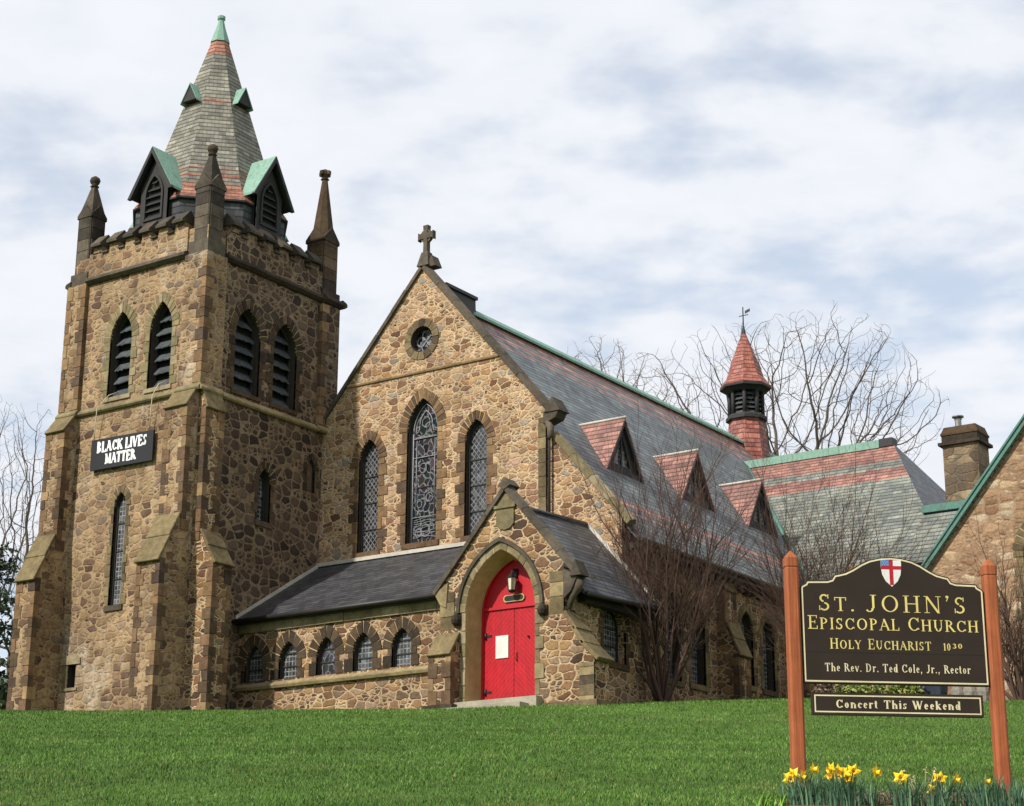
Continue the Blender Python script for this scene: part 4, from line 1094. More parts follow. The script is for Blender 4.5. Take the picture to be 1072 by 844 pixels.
# stepped buttress faces turning the corner
bx = [(13.42, -1.2, .72), (12.98, 1.12, 1.2), (12.72, 1.55, 1.62)]
m.skin(FX(13.42), [(YP, -1.2), (YP + .75, -1.2), (YP + .75, .72), (YP, .72)], [], .1, 0)
m.skin(frame((13.42, YP + .75, 0), (-1, 0, 0), (0, 1, 0)), [(0, -1.2), (.97, -1.2), (.97, 1.98), (.7, 1.6), (.44, 1.2), (0, .72)], [], .1, 0)
m.skin(FX(xr), [(YP, 1.0), (YP + .75, 1.0), (YP + .75, 3.3), (YP, 3.3)], [], .1, 0)
ph = arch_hole(4.45, .62, 1.0, 1.95, 2.62, 10)
m.skin(FX(xr), [(YP + .75, -1.2), (YA, -1.2), (YA, 3.3), (YP + .75, 3.3)], [ph], .4, 0)
m.skin(frame((xl, YL, 0), (0, -1, 0), (-1, 0, 0)), [(-.2, -1.2), (YL - YP, -1.2), (YL - YP, 3.2), (-.2, 3.2)], [], .1, 0)
m.build('porch_wall', [M_lean, plain('sunlit_ochre_sandstone', h2l('#a59668'), .9, .2, 4, .4, stain=.25)], church)  # doorway reveals paler than the arch stone: sunlight put into the colour
# weathering slabs of the stepped buttress
for x0, z0, x1, z1 in ((13.52, .62, 12.95, 1.16), (13.06, 1.08, 12.69, 1.58), (12.8, 1.5, 12.42, 2.02)):
    L_ = math.hypot(x1 - x0, z1 - z0); nx, nz = (z1 - z0) / L_, (x0 - x1) / L_; t = .12
    pr = [(x0, z0), (x0 + nx * t, z0 + nz * t), (x1 + nx * t, z1 + nz * t), (x1, z1)]
    q = MB(); q.add([(a, YP - .05, b) for a, b in pr] + [(a, YP + .8, b) for a, b in pr], [(0, 1, 2, 3), (7, 6, 5, 4), (1, 0, 4, 5), (2, 1, 5, 6), (3, 2, 6, 7), (0, 3, 7, 4)])
    q.build('buttress_cap', M_dress, church, .02)
q = MB(); block_run(q, PF, 12.95, 13.42, -.9, .6, .02, (.22, .36), 0); q.box(11.5, 13.55, YP - .1, YP + .85, -1.2, -.42); q.box(xr, xr + .1, YP + .8, YA, -1.2, -.25)
q.build('plinth', M_dress, church)
buttress(PF, 8.2, 8.95, [(.45, -1.2, 1.15, 1.75, .02)], M_lean, M_dress, M_quoin)
q = MB(); q.box(8.05, 9.1, YP - .58, YP, -1.2, -.28); q.build('plinth', M_dark, church)
glazed(FX(xr), 'arched_window', 4.45, .62, 1.0, 1.95, 2.62, .34, M_square, M_dark, tvs=.24, nv=6, lens=(.14, .24), bars=(1.5, 2.0))

# arch mouldings of the doorway
q = MB(); ring_back(q, PF, dcx, dh, dzs, dzt, .2, .012, 1); ring_blocks(q, PF, dcx, dh, dzs, dzt, .2, .03, 9, .012, 0)
jambs(q, PF, dcx, dh, -.5, dzs, .02, (.12, .3), (.3, .5))
ar = q.build('door_arch', [M_copeL, M_mortar], church)
q = MB()
hood_i = arch(dcx, dh + .2, dzs, dzt + .22, 14); hood_o = arch(dcx, dh + .3, dzs, dzt + .34, 14)
q.prism(PF, hood_o + hood_i[::-1], -.02, .09); q.build('hood_mould', M_cope, ar)
for u in (dcx - dh - .28, dcx + dh + .3):       # carved stops
    q = MB(); q.box(u - .13, u + .13, YP - .07, YP + .05, dzs - .34, dzs - .06)
    q.lathe((u, YP - .12, 0), [(.04, dzs - .36), (.11, dzs - .3), (.14, dzs - .2), (.1, dzs - .08), (.04, dzs - .03)], 8, .3)
    q.build('carved_stop', M_dark, ar)
q = MB()
q.prism(PF, [(PX - .3, 4.75), (PX - .16, 4.62), (PX - .0, 4.58), (PX + .16, 4.62), (PX + .3, 4.75), (PX + .3, 5.2), (PX - .3, 5.2)], -.05, .05)
q.prism(PF, [(PX - .36, 5.21), (PX + .36, 5.21), (PX + .36, 5.3), (PX - .36, 5.3)], -.05, .09)
q.prism(PF, [(PX - .3, 5.31), (PX + .3, 5.31), (PX, PAZ - .1)], -.05, .03)
q.build('shield_panel', M_copeL, church)
pv = 2.5
coping(PX - 2.42, PAZ - 2.42 * PK - .02, PX, PAZ - .02, YP - .1, YP + .34, .2, 'porch_coping', M_cope, .8)
coping(PX + 2.35, PAZ - 2.35 * PK - .02, PX, PAZ - .02, YP - .1, YP + .34, .2, 'porch_coping', M_cope, .8)
q = MB(); q.add([(PX + .0, YP - .12, PAZ + .0), (PX - .22, YP - .12, PAZ + .12), (PX, YP - .12, PAZ + .36), (PX + .22, YP - .12, PAZ + .12), (PX, YP + .4, PAZ), (PX - .22, YP + .4, PAZ + .12), (PX, YP + .4, PAZ + .36), (PX + .22, YP + .4, PAZ + .12)],
      [(0, 3, 2, 1), (4, 5, 6, 7), (0, 1, 5, 4), (1, 2, 6, 5), (2, 3, 7, 6), (3, 0, 4, 7)])
q.build('apex_stone', M_cope, church)
q = MB()      # carved kneeler at the foot of the right verge, smaller one at the left
kx, kz = PX + 2.38, PAZ - 2.38 * PK
q.hexa([(kx - .38, YP - .07, kz - .6), (kx - .16, YP - .07, kz - .42), (kx - .16, YP + .3, kz - .42), (kx - .38, YP + .3, kz - .6), (kx - .4, YP - .07, kz + .22), (kx + .04, YP - .07, kz - .04), (kx + .08, YP + .3, kz - .04), (kx - .42, YP + .3, kz + .25)])
q.add([(kx - .16, YP - .14, kz - .02), (kx + .22, YP - .14, kz - .02), (kx + .03, YP - .14, kz + .42), (kx - .16, YP + .32, kz - .02), (kx + .22, YP + .32, kz - .02), (kx + .03, YP + .32, kz + .42)], [(0, 1, 2), (5, 4, 3), (0, 3, 4, 1), (1, 4, 5, 2), (2, 5, 3, 0)])
q.tube([(kx + .05, YP + .1, kz - .1), (kx - .05, YP + .1, kz - .35), (kx - .22, YP + .1, kz - .55), (kx - .32, YP + .1, kz - .9)], [.14, .13, .1, .05], 8)
q.build('kneeler', M_cope, church)
q = MB(); kx2 = PX - 2.38; q.hexa([(kx2 + .14, YP - .06, kz - .36), (kx2 + .36, YP - .06, kz - .46), (kx2 + .36, YP + .2, kz - .46), (kx2 + .14, YP + .2, kz - .36), (kx2 - .06, YP - .06, kz - .03), (kx2 + .4, YP - .06, kz + .26), (kx2 + .4, YP + .2, kz + .26), (kx2 - .06, YP + .2, kz - .03)])
q.build('kneeler', M_dress, church)
zr = 5.45
pr_ = roof_slab('porch_roof', [(PX, YP + .25, zr - .1), (PX + 2.5, YP + .25, zr - .1 - 2.5 * 1.1), (PX + 2.5, YA + .02, zr + .1 - 2.5 * 1.1), (PX, YA + .02, zr + .1)], .1, M_roofP)
roof_slab('porch_roof', [(PX, YA - .2, zr + .1), (PX - 2.5, YA - .2, zr + .1 - 2.5 * 1.1), (PX - 2.5, YP + .25, zr - .1 - 2.5 * 1.1), (PX, YP + .25, zr - .1)], .1, M_roofP)
q = MB(); q.tube([(PX, YP + .3, zr - .06), (PX, YA, zr + .14)], .07, 6)
q.hexa([(PX + .0, YA - .08, zr + .1), (PX + 2.5, YA - .08, zr + .1 - 2.75), (PX + 2.5, YA, zr + .1 - 2.75), (PX, YA, zr + .1), (PX, YA - .08, zr + .24), (PX + 2.5, YA - .08, zr - 2.51), (PX + 2.5, YA, zr - 2.51), (PX, YA, zr + .24)], 1)
q.build('ridge_flashing', [M_roofP, M_flash], pr_)
q = MB(); q.tube([(PX + 2.52, YP + .3, 2.55), (PX + 2.52, YA, 2.7)], .07, 8); q.box(xr, xr + .3, YP + .7, YA - .1, 2.42, 2.62); q.build('eaves_gutter', M_gutter, church)
q = MB(); block_run(q, PF, xl, xl + .5, 1.9, 3.0, .02, (.3, .45)); q.build('quoin_strip', M_dress, church)
q = MB(); block_run(q, PF, 12.0, xr, 2.0, 3.2, .02, (.35, .5)); q.build('quoin_strip', M_dress, church)

# ---- red door
YD = 2.5; DFm = FY(YD)
def door_material():
    n = NT('red_door_paint'); o = n.obj(); sp = n.n('ShaderNodeSeparateXYZ', {0: o})
    ax = n.math('ABSOLUTE', n.math('SUBTRACT', sp.outputs[0], dcx))
    v = n.math('FRACT', n.math('DIVIDE', n.math('ADD', sp.outputs[2], ax), .15))
    gr = n.math('LESS_THAN', v, .12)
    c = n.mix(1.0, h2l('#b30f1e'), n.ramp(n.noise(o, 5, 5, .6), [(.3, .85), (.7, 1.1)]), 'MULTIPLY')
    c = n.mix(n.math('MULTIPLY', gr, .45), c, h2l('#5e0a12'))
    c = n.mix(1.0, c, n.ramp(n.noise(n.map(o, (9, 1, .5)), 1.6, 5, .7), [(.32, .74), (.62, 1.06)]), 'MULTIPLY')
    foot = n.math('MULTIPLY', n.mr(sp.outputs[2], .25, -.2), n.mr(n.noise(o, 9, 5, .7), .35, .65))
    c = n.mix(n.math('MULTIPLY', foot, .6), c, h2l('#4a2a22'))
    return n.fin(c, n.mr(n.noise(o, 6, 4, .6), .3, .7, .42, .7), n.math('SUBTRACT', 1.0, gr), .6, .012, .35)
M_door = door_material()
M_red = plain('red_gloss_paint', h2l('#b0101e'), .5, .08, 5, .1)
hd = 1.03; dz0, dzl = -.2, 2.5
q = MB(); q.prism(DFm, arch_hole(dcx, dh + .02, -.4, dzs, dzt - .02, 12), -.12, -.10, 0)
q.prism(DFm, arch_hole(dcx, dh + .03, dz0, dzs, dzt + .02, 12), -.1, .06, 0, holes=[arch_hole(dcx, hd, dz0 + .002, dzs, dzt - .2, 12)])
dfm = q.build('door', [M_red], church)
q = MB()
for sgn in (-1, 1):
    a, b = (dcx - hd, dcx - .008) if sgn < 0 else (dcx + .008, dcx + hd)
    q.prism(DFm, [(a, dz0), (b, dz0), (b, dzl), (a, dzl)], -.1, 0)
q.build('door_leaf', M_door, dfm)
q = MB(); zlim = arch(dcx, hd, dzs, dzt - .2, 12)
poly = [(dcx - hd, dzl + .01)] + [(dcx + hd, dzl + .01)] + [p for p in zlim if p[1] > dzl + .02]
q.prism(DFm, poly, -.1, -.015); q.build('tympanum', M_red, dfm)
q = MB(); q.prism(DFm, [(dcx - hd, dzl - .03), (dcx + hd, dzl - .03), (dcx + hd, dzl + .05), (dcx - hd, dzl + .05)], -.02, .05); q.build('transom_bar', M_red, dfm)
for z in (.15, 1.75):
    q = MB(); q.tube([DFm(dcx - hd + .06, z - .09, .02), DFm(dcx - hd + .06, z + .09, .02)], .035, 8); q.box(dcx - hd + .05, dcx - hd + .26, YD - .02, YD, z - .03, z + .03); q.build('hinge', M_black, dfm)
q = MB(); q.tube([DFm(dcx + .5, 1.62, 0), DFm(dcx + .5, 1.62, .06)], .03, 8); q.tube([DFm(dcx + .1, .95, .0), DFm(dcx + .1, 1.0, .05), DFm(dcx + .1, 1.15, .05), DFm(dcx + .1, 1.2, 0)], .014, 6); q.build('handle', M_black, dfm)
q = MB(); q.box(dcx - dh - .5, dcx + dh + .25, YP - .32, YD - .0, -1.0, -.22); q.box(dcx - dh - .3, dcx + dh - .0, YP - .75, YP - .3, -1.2, -.42)
q.build('doorstep', M_conc, church)

# things fixed to the door
ntc = MB(); ntc.box(dcx - .62, dcx - .19, YD - .03, YD - .003, 1.08, 1.72); o = ntc.build('notice', M_white); tag(o, 'white rectangular notice fixed to the red church door', 'notice')
pq = thing('plaque', 'small dark plaque with a pale gold rim above the red door leaves', 'plaque', (0, 0, 0))
q = MB(); pts = [(dcx - .3, 2.66), (dcx + .3, 2.66), (dcx + .36, 2.72), (dcx + .36, 2.8), (dcx + .3, 2.86), (dcx - .3, 2.86), (dcx - .36, 2.8), (dcx - .36, 2.72)]
q.prism(DFm, pts, -.01, .03); q.build('plate', M_black, pq)
q = MB(); q.prism(DFm, pts, .0, .036, 0, holes=[[(dcx + (a - dcx) * .9, 2.76 + (b - 2.76) * .78) for a, b in pts]]); q.build('rim', plain('old_gold', h2l('#b39a5e'), .5), pq)
ln = thing('wall_lantern', 'black iron lantern with frosted panes hanging above the red door', 'lantern', (0, 0, 0))
lx, ly, lz = dcx + .06, YD - .22, 2.95
q = MB(); q.box(lx - .05, lx + .05, YD - .05, YD + .0, 3.35, 3.6); q.tube([(lx, YD - .03, 3.5), (lx, YD - .12, 3.58), (lx, ly, 3.5), (lx, ly, 3.36)], .016, 6)
q.lathe((lx, ly, lz), [(.15, .34), (.155, .36), (.06, .46), (.03, .5)], 6); q.lathe((lx, ly, lz), [(.05, -.08), (.11, -.04), (.12, 0)], 6)
for k in range(6): q.tube([(lx + .115 * math.cos(k * 1.0472), ly + .115 * math.sin(k * 1.0472), lz), (lx + .14 * math.cos(k * 1.0472), ly + .14 * math.sin(k * 1.0472), lz + .35)], .012, 4)
q.build('lantern_frame', M_black, ln)
q = MB(); q.lathe((lx, ly, lz), [(.1, .0), (.125, .34)], 6); q.build('pane', plain('frosted_glass', h2l('#cfc6b0'), .3, .1, 8, .1), ln)

# ================================================================== PARISH HOUSE at the right edge
parish = thing('parish_house', 'tan rubble stone house with a green edged gable and a stone chimney', 'house', (0, 0, 0))
GYP = 16.0; HF = FY(GYP); PCX = 21.45; PRZ = 10.15; PKK = 1.19; PHW = 5.6
m = MB()
wh = arch_hole(PCX, .95, 1.9, 5.2, 6.45, 10)
m.skin(HF, [(PCX - PHW + .5, -1.5), (PCX + PHW - .5, -1.5), (PCX + PHW - .5, PRZ - (PHW - .5) * PKK), (PCX, PRZ), (PCX - PHW + .5, PRZ - (PHW - .5) * PKK)], [wh], .35, 0)
m.skin(frame((PCX - PHW + .5, 30, 0), (0, -1, 0), (-1, 0, 0)), [(0, -1.5), (14, -1.5), (14, PRZ - (PHW - .5) * PKK), (0, PRZ - (PHW - .5) * PKK)], [], .1, 0)
m.skin(FX(PCX + PHW - .5), [(GYP, -1.5), (30, -1.5), (30, PRZ - (PHW - .5) * PKK), (GYP, PRZ - (PHW - .5) * PKK)], [], .1, 0)
m.build('wall', M_parish, parish)
_ch = church; church = parish            # the window builder attaches to the house here
glazed(HF, 'window', PCX, .95, 1.9, 5.2, 6.45, .3, M_square, M_dress, tvs=.34, nv=9, bars=(2.8, 3.7, 4.6))
church = _ch
for sg in (-1, 1):
    pts = [(PCX, GYP - .12, PRZ + .1), (PCX + sg * PHW, GYP - .12, PRZ + .1 - PHW * PKK), (PCX + sg * PHW, 30, PRZ + .1 - PHW * PKK), (PCX, 30, PRZ + .1)]
    if sg < 0: pts = [pts[0], pts[3], pts[2], pts[1]]
    rf = roof_slab('roof', pts, .14, M_roofT, parish)
    q = MB(); n_ = Vector((sg * PKK, 0, 1)).normalized()
    a0 = Vector((PCX, GYP - .2, PRZ + .08)); a1 = Vector((PCX + sg * PHW, GYP - .2, PRZ + .08 - PHW * PKK))
    for (o0, o1, ya, yb) in ((-.11, .02, 0, .22), (.02, .08, -.05, .5)):
        pr = [a0 + n_ * o0, a1 + n_ * o0, a1 + n_ * o1, a0 + n_ * o1]
        vs = [p + Vector((0, ya, 0)) for p in pr] + [p + Vector((0, yb, 0)) for p in pr]
        fs = [(0, 1, 2, 3), (7, 6, 5, 4), (0, 4, 5, 1), (1, 5, 6, 2), (2, 6, 7, 3), (3, 7, 4, 0)]
        q.add(vs, fs if sg > 0 else [tuple(reversed(f)) for f in fs])
    q.build('verge_trim', M_teal, parish)
# low slated link between the house and the transept, with a green ridge
q = MB(); zt_ = 8.35; yk = 21.0
q.add([(15.3, yk, zt_), (17.6, yk, zt_), (17.6, yk - 2.2, zt_ - 2.3), (15.3, yk - 2.2, zt_ - 2.3), (15.3, yk + 2, zt_ - 2.3), (17.6, yk + 2, zt_ - 2.3)], [(3, 2, 1, 0), (0, 1, 5, 4)])
lk = q.build('link_roof', M_roofT, parish); q = MB(); q.box(15.3, 17.6, yk - .25, yk + .2, zt_ - .1, zt_ + .16); q.build('ridge_cap', M_teal, lk)
q = MB(); q.skin(FY(yk - 1.7), [(13, -1.5), (17.5, -1.5), (17.5, zt_ - 2), (13, zt_ - 2)], [], .1, 0); q.build('link_wall', M_parish, parish)
M_chim = rubble('chimney_blocks', [h2l(c) for c in ('#7f6a50', '#8f7b60', '#6f5c48', '#9c8a6c', '#5e5040')], h2l('#8d7c64'), (.62, .34), .016, .3, .35, .8)
ch = MB(); x0, x1, y0, y1 = 15.74, 17.05, 22.0, 23.1
for F_, a, b in ((FY(y0), x0, x1), (FX(x1), y0, y1), (frame((0, y1, 0), (-1, 0, 0), (0, 1, 0)), -x1, -x0), (frame((x0, 0, 0), (0, -1, 0), (-1, 0, 0)), -y1, -y0)):
    ch.skin(F_, [(a, 2), (b, 2), (b, 11.0), (a, 11.0)], [], .1, 0)
cho = ch.build('chimney', M_chim, parish)
q = MB(); q.box(x0 - .13, x1 + .13, y0 - .13, y1 + .13, 10.92, 11.03); q.box(x0 - .02, x1 + .02, y0 - .02, y1 + .02, 11.03, 11.3); q.box(x0 - .05, x1 + .05, y0 - .05, y1 + .05, 11.3, 11.38)
q.hexa([(x0 - .03, y0 - .03, 11.38), (x1 + .03, y0 - .03, 11.38), (x1 + .03, y1 + .03, 11.38), (x0 - .03, y1 + .03, 11.38), (x0 + .06, y0 + .06, 11.62), (x1 - .06, y0 + .06, 11.62), (x1 - .06, y1 - .06, 11.66), (x0 + .06, y1 - .06, 11.66)])
q.build('chimney_cap', M_dark, cho)
q = MB(); q.lathe((16.2, 22.5, 0), [(.12, 11.5), (.12, 12.0)], 10); q.lathe((16.2, 22.5, 0), [(.22, 12.06), (.22, 12.1), (.05, 12.14)], 10)
for k in range(4): q.tube([(16.2 + .12 * math.cos(k * 1.57), 22.5 + .12 * math.sin(k * 1.57), 11.95), (16.2 + .12 * math.cos(k * 1.57), 22.5 + .12 * math.sin(k * 1.57), 12.09)], .02, 4)
q.build('flue_pipe', plain('galvanised_flue', h2l('#8c8a86'), .4, .2, 6, .1, .6), cho)

# ================================================================== BANNER on the tower
def stroke_font():
    T, t = 'T', 't'
    G = {}
    def L(x0, y0, x1, y1, w): return ('L', x0, y0, x1, y1, w)
    def A(cx, cy, rx, ry, a0, a1, w='s'): return ('A', cx, cy, rx, ry, a0, a1, w)
    def S(x, y, h=.15): return ('S', x, y, h)
    G['A'] = (.8, [L(.08, 0, .39, 1, t), L(.36, 1, .72, 0, T), L(.18, .36, .6, .36, t), S(.08, 0, .12), S(.72, 0, .14)])
    G['B'] = (.68, [L(.15, 0, .15, 1, T), A(.3, .75, .26, .235, -90, 90), A(.32, .255, .3, .24, -90, 90), L(.0, .97, .32, .97, t), L(.1, .51, .34, .51, t), L(.0, .03, .34, .03, t)])
    G['C'] = (.8, [A(.43, .5, .37, .48, 42, 318), L(.71, .66, .71, .98, t), L(.72, .1, .72, .24, t)])
    G['D'] = (.82, [L(.15, 0, .15, 1, T), A(.32, .5, .4, .475, -90, 90), L(.0, .97, .34, .97, t), L(.0, .03, .34, .03, t)])
    G['E'] = (.68, [L(.16, 0, .16, 1, T), L(.0, .965, .58, .965, t), L(.16, .52, .46, .52, t), L(.0, .035, .61, .035, t), L(.57, .78, .57, 1, t), L(.6, 0, .6, .24, t), L(.46, .41, .46, .63, t)])
    G['H'] = (.84, [L(.15, 0, .15, 1, T), L(.67, 0, .67, 1, T), L(.15, .52, .67, .52, t), S(.15, 0), S(.15, 1), S(.67, 0), S(.67, 1)])
    G['I'] = (.34, [L(.16, 0, .16, 1, T), S(.16, 0), S(.16, 1)])
    G['J'] = (.52, [L(.33, .22, .33, 1, T), A(.14, .2, .2, .22, -150, 5), S(.33, 1)])
    G['K'] = (.8, [L(.15, 0, .15, 1, T), L(.17, .38, .62, 1, t), L(.32, .55, .68, 0, T), S(.15, 0), S(.15, 1), S(.62, 1, .12), S(.68, 0, .13)])
    G['L'] = (.66, [L(.16, 0, .16, 1, T), L(.0, .035, .6, .035, t), L(.59, 0, .59, .27, t), S(.16, 1)])
    G['M'] = (.98, [L(.13, 0, .13, 1, t), L(.15, 1, .47, .06, T), L(.47, .06, .8, 1, t), L(.82, 0, .82, 1, T), S(.13, 0, .13), S(.82, 0), S(.1, 1, .1), S(.84, 1, .11)])
    G['N'] = (.84, [L(.13, 0, .13, 1, t), L(.13, 1, .69, .0, T), L(.69, 0, .69, 1, t), S(.13, 0, .13), S(.69, 1, .13), S(.1, 1, .1)])
    G['O'] = (.9, [A(.44, .5, .39, .49, 0, 360)])
    G['P'] = (.66, [L(.15, 0, .15, 1, T), A(.3, .73, .28, .245, -90, 90), L(.0, .97, .32, .97, t), L(.15, .485, .32, .485, t), S(.15, 0)])
    G['R'] = (.76, [L(.15, 0, .15, 1, T), A(.3, .74, .27, .235, -90, 90), L(.0, .97, .32, .97, t), L(.15, .51, .32, .51, t), L(.36, .5, .7, 0, T), S(.15, 0), S(.72, 0, .1)])
    G['S'] = (.58, [A(.27, .745, .21, .235, 35, 262, 'h'), A(.27, .26, .235, .25, -145, 88, 'h'), L(.46, .72, .46, .97, t), L(.05, .03, .05, .3, t)])
    G['T'] = (.74, [L(.36, 0, .36, 1, T), L(.03, .965, .69, .965, t), L(.04, .76, .04, 1, t), L(.68, .76, .68, 1, t), S(.36, 0)])
    G['U'] = (.8, [L(.15, .3, .15, 1, T), A(.39, .3, .24, .29, 180, 360), L(.63, .3, .63, 1, t), S(.15, 1), S(.63, 1, .12)])
    G['V'] = (.76, [L(.08, 1, .38, 0, T), L(.38, 0, .66, 1, t), S(.08, 1, .13), S(.66, 1, .11)])
    G['W'] = (1.1, [L(.08, 1, .34, 0, T), L(.34, 0, .55, .9, t), L(.5, 1, .76, 0, T), L(.76, 0, 1.0, 1, t), S(.08, 1, .13), S(.5, 1, .11), S(1.0, 1, .1)])
    G['Y'] = (.72, [L(.06, 1, .36, .46, T), L(.36, .46, .64, 1, t), L(.36, 0, .36, .48, T), S(.36, 0), S(.06, 1, .12), S(.64, 1, .1)])
    G['0'] = (.62, [A(.3, .5, .25, .49, 0, 360)]); G['1'] = (.42, [L(.22, 0, .22, 1, T), L(.06, .82, .22, 1, t), S(.22, 0)])
    G['3'] = (.56, [A(.24, .74, .22, .24, -80, 150), A(.24, .26, .25, .25, -150, 85)])
    x = .68
    G['a'] = (.5, [A(.2, .2, .16, .18, 0, 360), L(.4, 0, .4, .45, T), A(.24, .48, .16, .18, 0, 150)])
    G['c'] = (.48, [A(.26, x / 2, .22, .325, 45, 318), L(.42, .46, .42, .58, T)])
    G['d'] = (.58, [A(.25, x / 2, .21, .325, 0, 360), L(.46, 0, .46, 1.02, T), S(.38, 1.02, .07), S(.5, 0, .1)])
    G['e'] = (.5, [A(.25, x / 2, .21, .325, 10, 318), L(.06, .38, .46, .38, t)])
    G['h'] = (.62, [L(.13, 0, .13, 1.02, T), A(.3, x - .22, .18, .2, 0, 170), L(.48, 0, .48, .5, T), S(.13, 0, .12), S(.48, 0, .12), S(.06, 1.02, .06)])
    G['i'] = (.3, [L(.15, 0, .15, x, T), S(.15, 0, .12), S(.09, x, .07), ('D', .15, .9, .085)])
    G['k'] = (.62, [L(.13, 0, .13, 1.02, T), L(.14, .26, .45, x, t), L(.24, .4, .5, 0, T), S(.13, 0, .12), S(.06, 1.02, .06), S(.46, x, .1), S(.52, 0, .1)])
    G['l'] = (.3, [L(.15, 0, .15, 1.02, T), S(.15, 0, .12), S(.08, 1.02, .06)])
    G['n'] = (.62, [L(.13, 0, .13, x, T), A(.3, x - .22, .18, .2, 0, 170), L(.48, 0, .48, .5, T), S(.13, 0, .12), S(.48, 0, .12), S(.06, x, .06)])
    G['o'] = (.54, [A(.26, x / 2, .22, .325, 0, 360)])
    G['r'] = (.46, [L(.13, 0, .13, x, T), A(.3, x - .2, .16, .19, 40, 170), ('D', .4, x - .09, .075), S(.13, 0, .12), S(.06, x, .06)])
    G['s'] = (.42, [A(.2, .5, .15, .165, 35, 260, 'h'), A(.2, .18, .17, .17, -145, 85, 'h'), L(.35, .48, .35, .66, t), L(.05, .02, .05, .2, t)])
    G['t'] = (.38, [L(.16, .1, .16, .9, T), A(.26, .14, .11, .13, 180, 330), L(.02, x - .03, .33, x - .03, t)])
    G['v'] = (.54, [L(.06, x, .27, 0, T), L(.27, 0, .47, x, t), S(.06, x, .1), S(.47, x, .09)])
    G['.'] = (.26, [('D', .11, .07, .085)]); G[','] = (.26, [('D', .11, .07, .085), L(.15, .06, .07, -.16, t)]); G["'"] = (.26, [('D', .12, .98, .08), L(.17, .97, .08, .72, t)]); G[' '] = (.36, [])
    return G
GL = stroke_font()
def lettering(mb, F, items, x0, x1, base, cap, W=.15, w=.075, slab=None, depth=.004, track=.06, wsp=1.0):
    """items: (character, scale). Letters are built of strokes with serifs and fitted between x0 and x1."""
    adv = 0
    for i, (c, k) in enumerate(items): adv += GL[c][0] * k * (wsp if c == ' ' else 1) + (track if i < len(items) - 1 else 0)
    sx = (x1 - x0) / (adv * cap); X = 0; lift = 0
    slab = slab or w
    for c, k in items:
        for st in GL[c][1]:
            lift += 1; d = depth + (lift % 7) * .0004
            def P(x, y): return (x0 + (X + x * k) * cap * sx, base + y * k * cap)
            if st[0] == 'L':
                _, a, b, e, f, ww = st; ww = (W if ww == 'T' else w) / k ** .5
                if abs(b - f) < 1e-6: dx, dy = 0, ww / 2 * min(1, 1.0)
                elif abs(a - e) < 1e-6: dx, dy = ww / 2 / sx ** .5, 0
                else: dx, dy = ww / 2 / max(.35, math.sin(math.atan2(abs(f - b), abs(e - a)))) / sx ** .5, 0
                pts = [P(a - dx, b - dy), P(a + dx, b - dy if dy else b), P(e + dx, f + dy), P(e - dx, f + dy if dy else f)]
                if dy: pts = [P(a, b - dy), P(e, b - dy), P(e, b + dy), P(a, b + dy)]
                if _area(pts) < 0: pts = pts[::-1]
                mb.add([F(p, q, d) for p, q in pts], [(0, 1, 2, 3)])
            elif st[0] == 'A':
                _, cx, cy, rx, ry, a0, a1, sty = st; n = max(6, int(abs(a1 - a0) / 14))
                o_, i_ = [], []
                for j in range(n + 1):
                    a = R(a0 + (a1 - a0) * j / n); f = abs(math.cos(a))
                    ww = (w + (W - w) * f) if sty == 's' else (w + (W - w) * .75 * (1 if sty == 'h' else 0))
                    ww /= k ** .5
                    o_.append(P(cx + rx * math.cos(a), cy + ry * math.sin(a))); i_.append(P(cx + (rx - ww / sx ** .5) * math.cos(a), cy + (ry - ww * .85) * math.sin(a)))
                m = n + 1
                mb.add([F(p, q, d) for p, q in o_ + i_], [(j, j + 1, m + j + 1, m + j) if a1 < a0 else (j + 1, m + j + 1, m + j, j)[::-1] for j in range(n)])
            elif st[0] == 'S':
                _, x, y, hw = st; up = slab if y < .3 else -slab
                pts = [P(x - hw, y), P(x + hw, y), P(x + hw, y + up), P(x - hw, y + up)]
                if _area(pts) < 0: pts = pts[::-1]
                mb.add([F(p, q, d) for p, q in pts], [(0, 1, 2, 3)])
            elif st[0] == 'D':
                _, x, y, r = st
                mb.add([F(*P(x + r * math.cos(j * .7854), y + r * math.sin(j * .7854)), d) for j in range(8)], [tuple(range(8))])
        X += GL[c][0] * k * (wsp if c == ' ' else 1) + track
def plainits(s): return [(c, 1.0) for c in s]

M_whitep = plain('white_lettering', h2l('#e4e4e4'), .6, .03, 8, .05)
bn = thing('banner', 'black board with white capitals hung by two cords on the church tower', 'banner', (0, 0, 0))
BF = frame((-3.16, -.16, 8.56), Vector((1, 0, -.025)), (0, -1, 0))
q = MB(); q.prism(BF, [(-1.4, -.53), (1.4, -.5), (1.4, .5), (-1.4, .5)], -.07, .0); b_o = q.build('board', plain('black_board', h2l('#17171b'), .6, .1, 5, .1), bn)
q = MB(); lettering(q, BF, plainits('BLACK LIVES'), -1.12, 1.12, .04, .36, .27, .13, .15, .006, .05, .9); lettering(q, BF, plainits('MATTER'), -.72, .66, -.38, .35, .27, .13, .15, .006, .05)
q.build('lettering', M_whitep, b_o)
for x0, x1 in ((-4.45, -4.0), (-1.95, -1.75)):
    q = MB(); q.tube([(x0, -.17, 9.05), (x0 + .04, -.2, 9.6), (x0 + .12, -.24, 10.15), (x1, -.08, 10.56), (x1 + .1, .25, 10.75)], .016, 5)
    q.build('cord', plain('pale_cord', h2l('#b9ac90'), .8), bn)

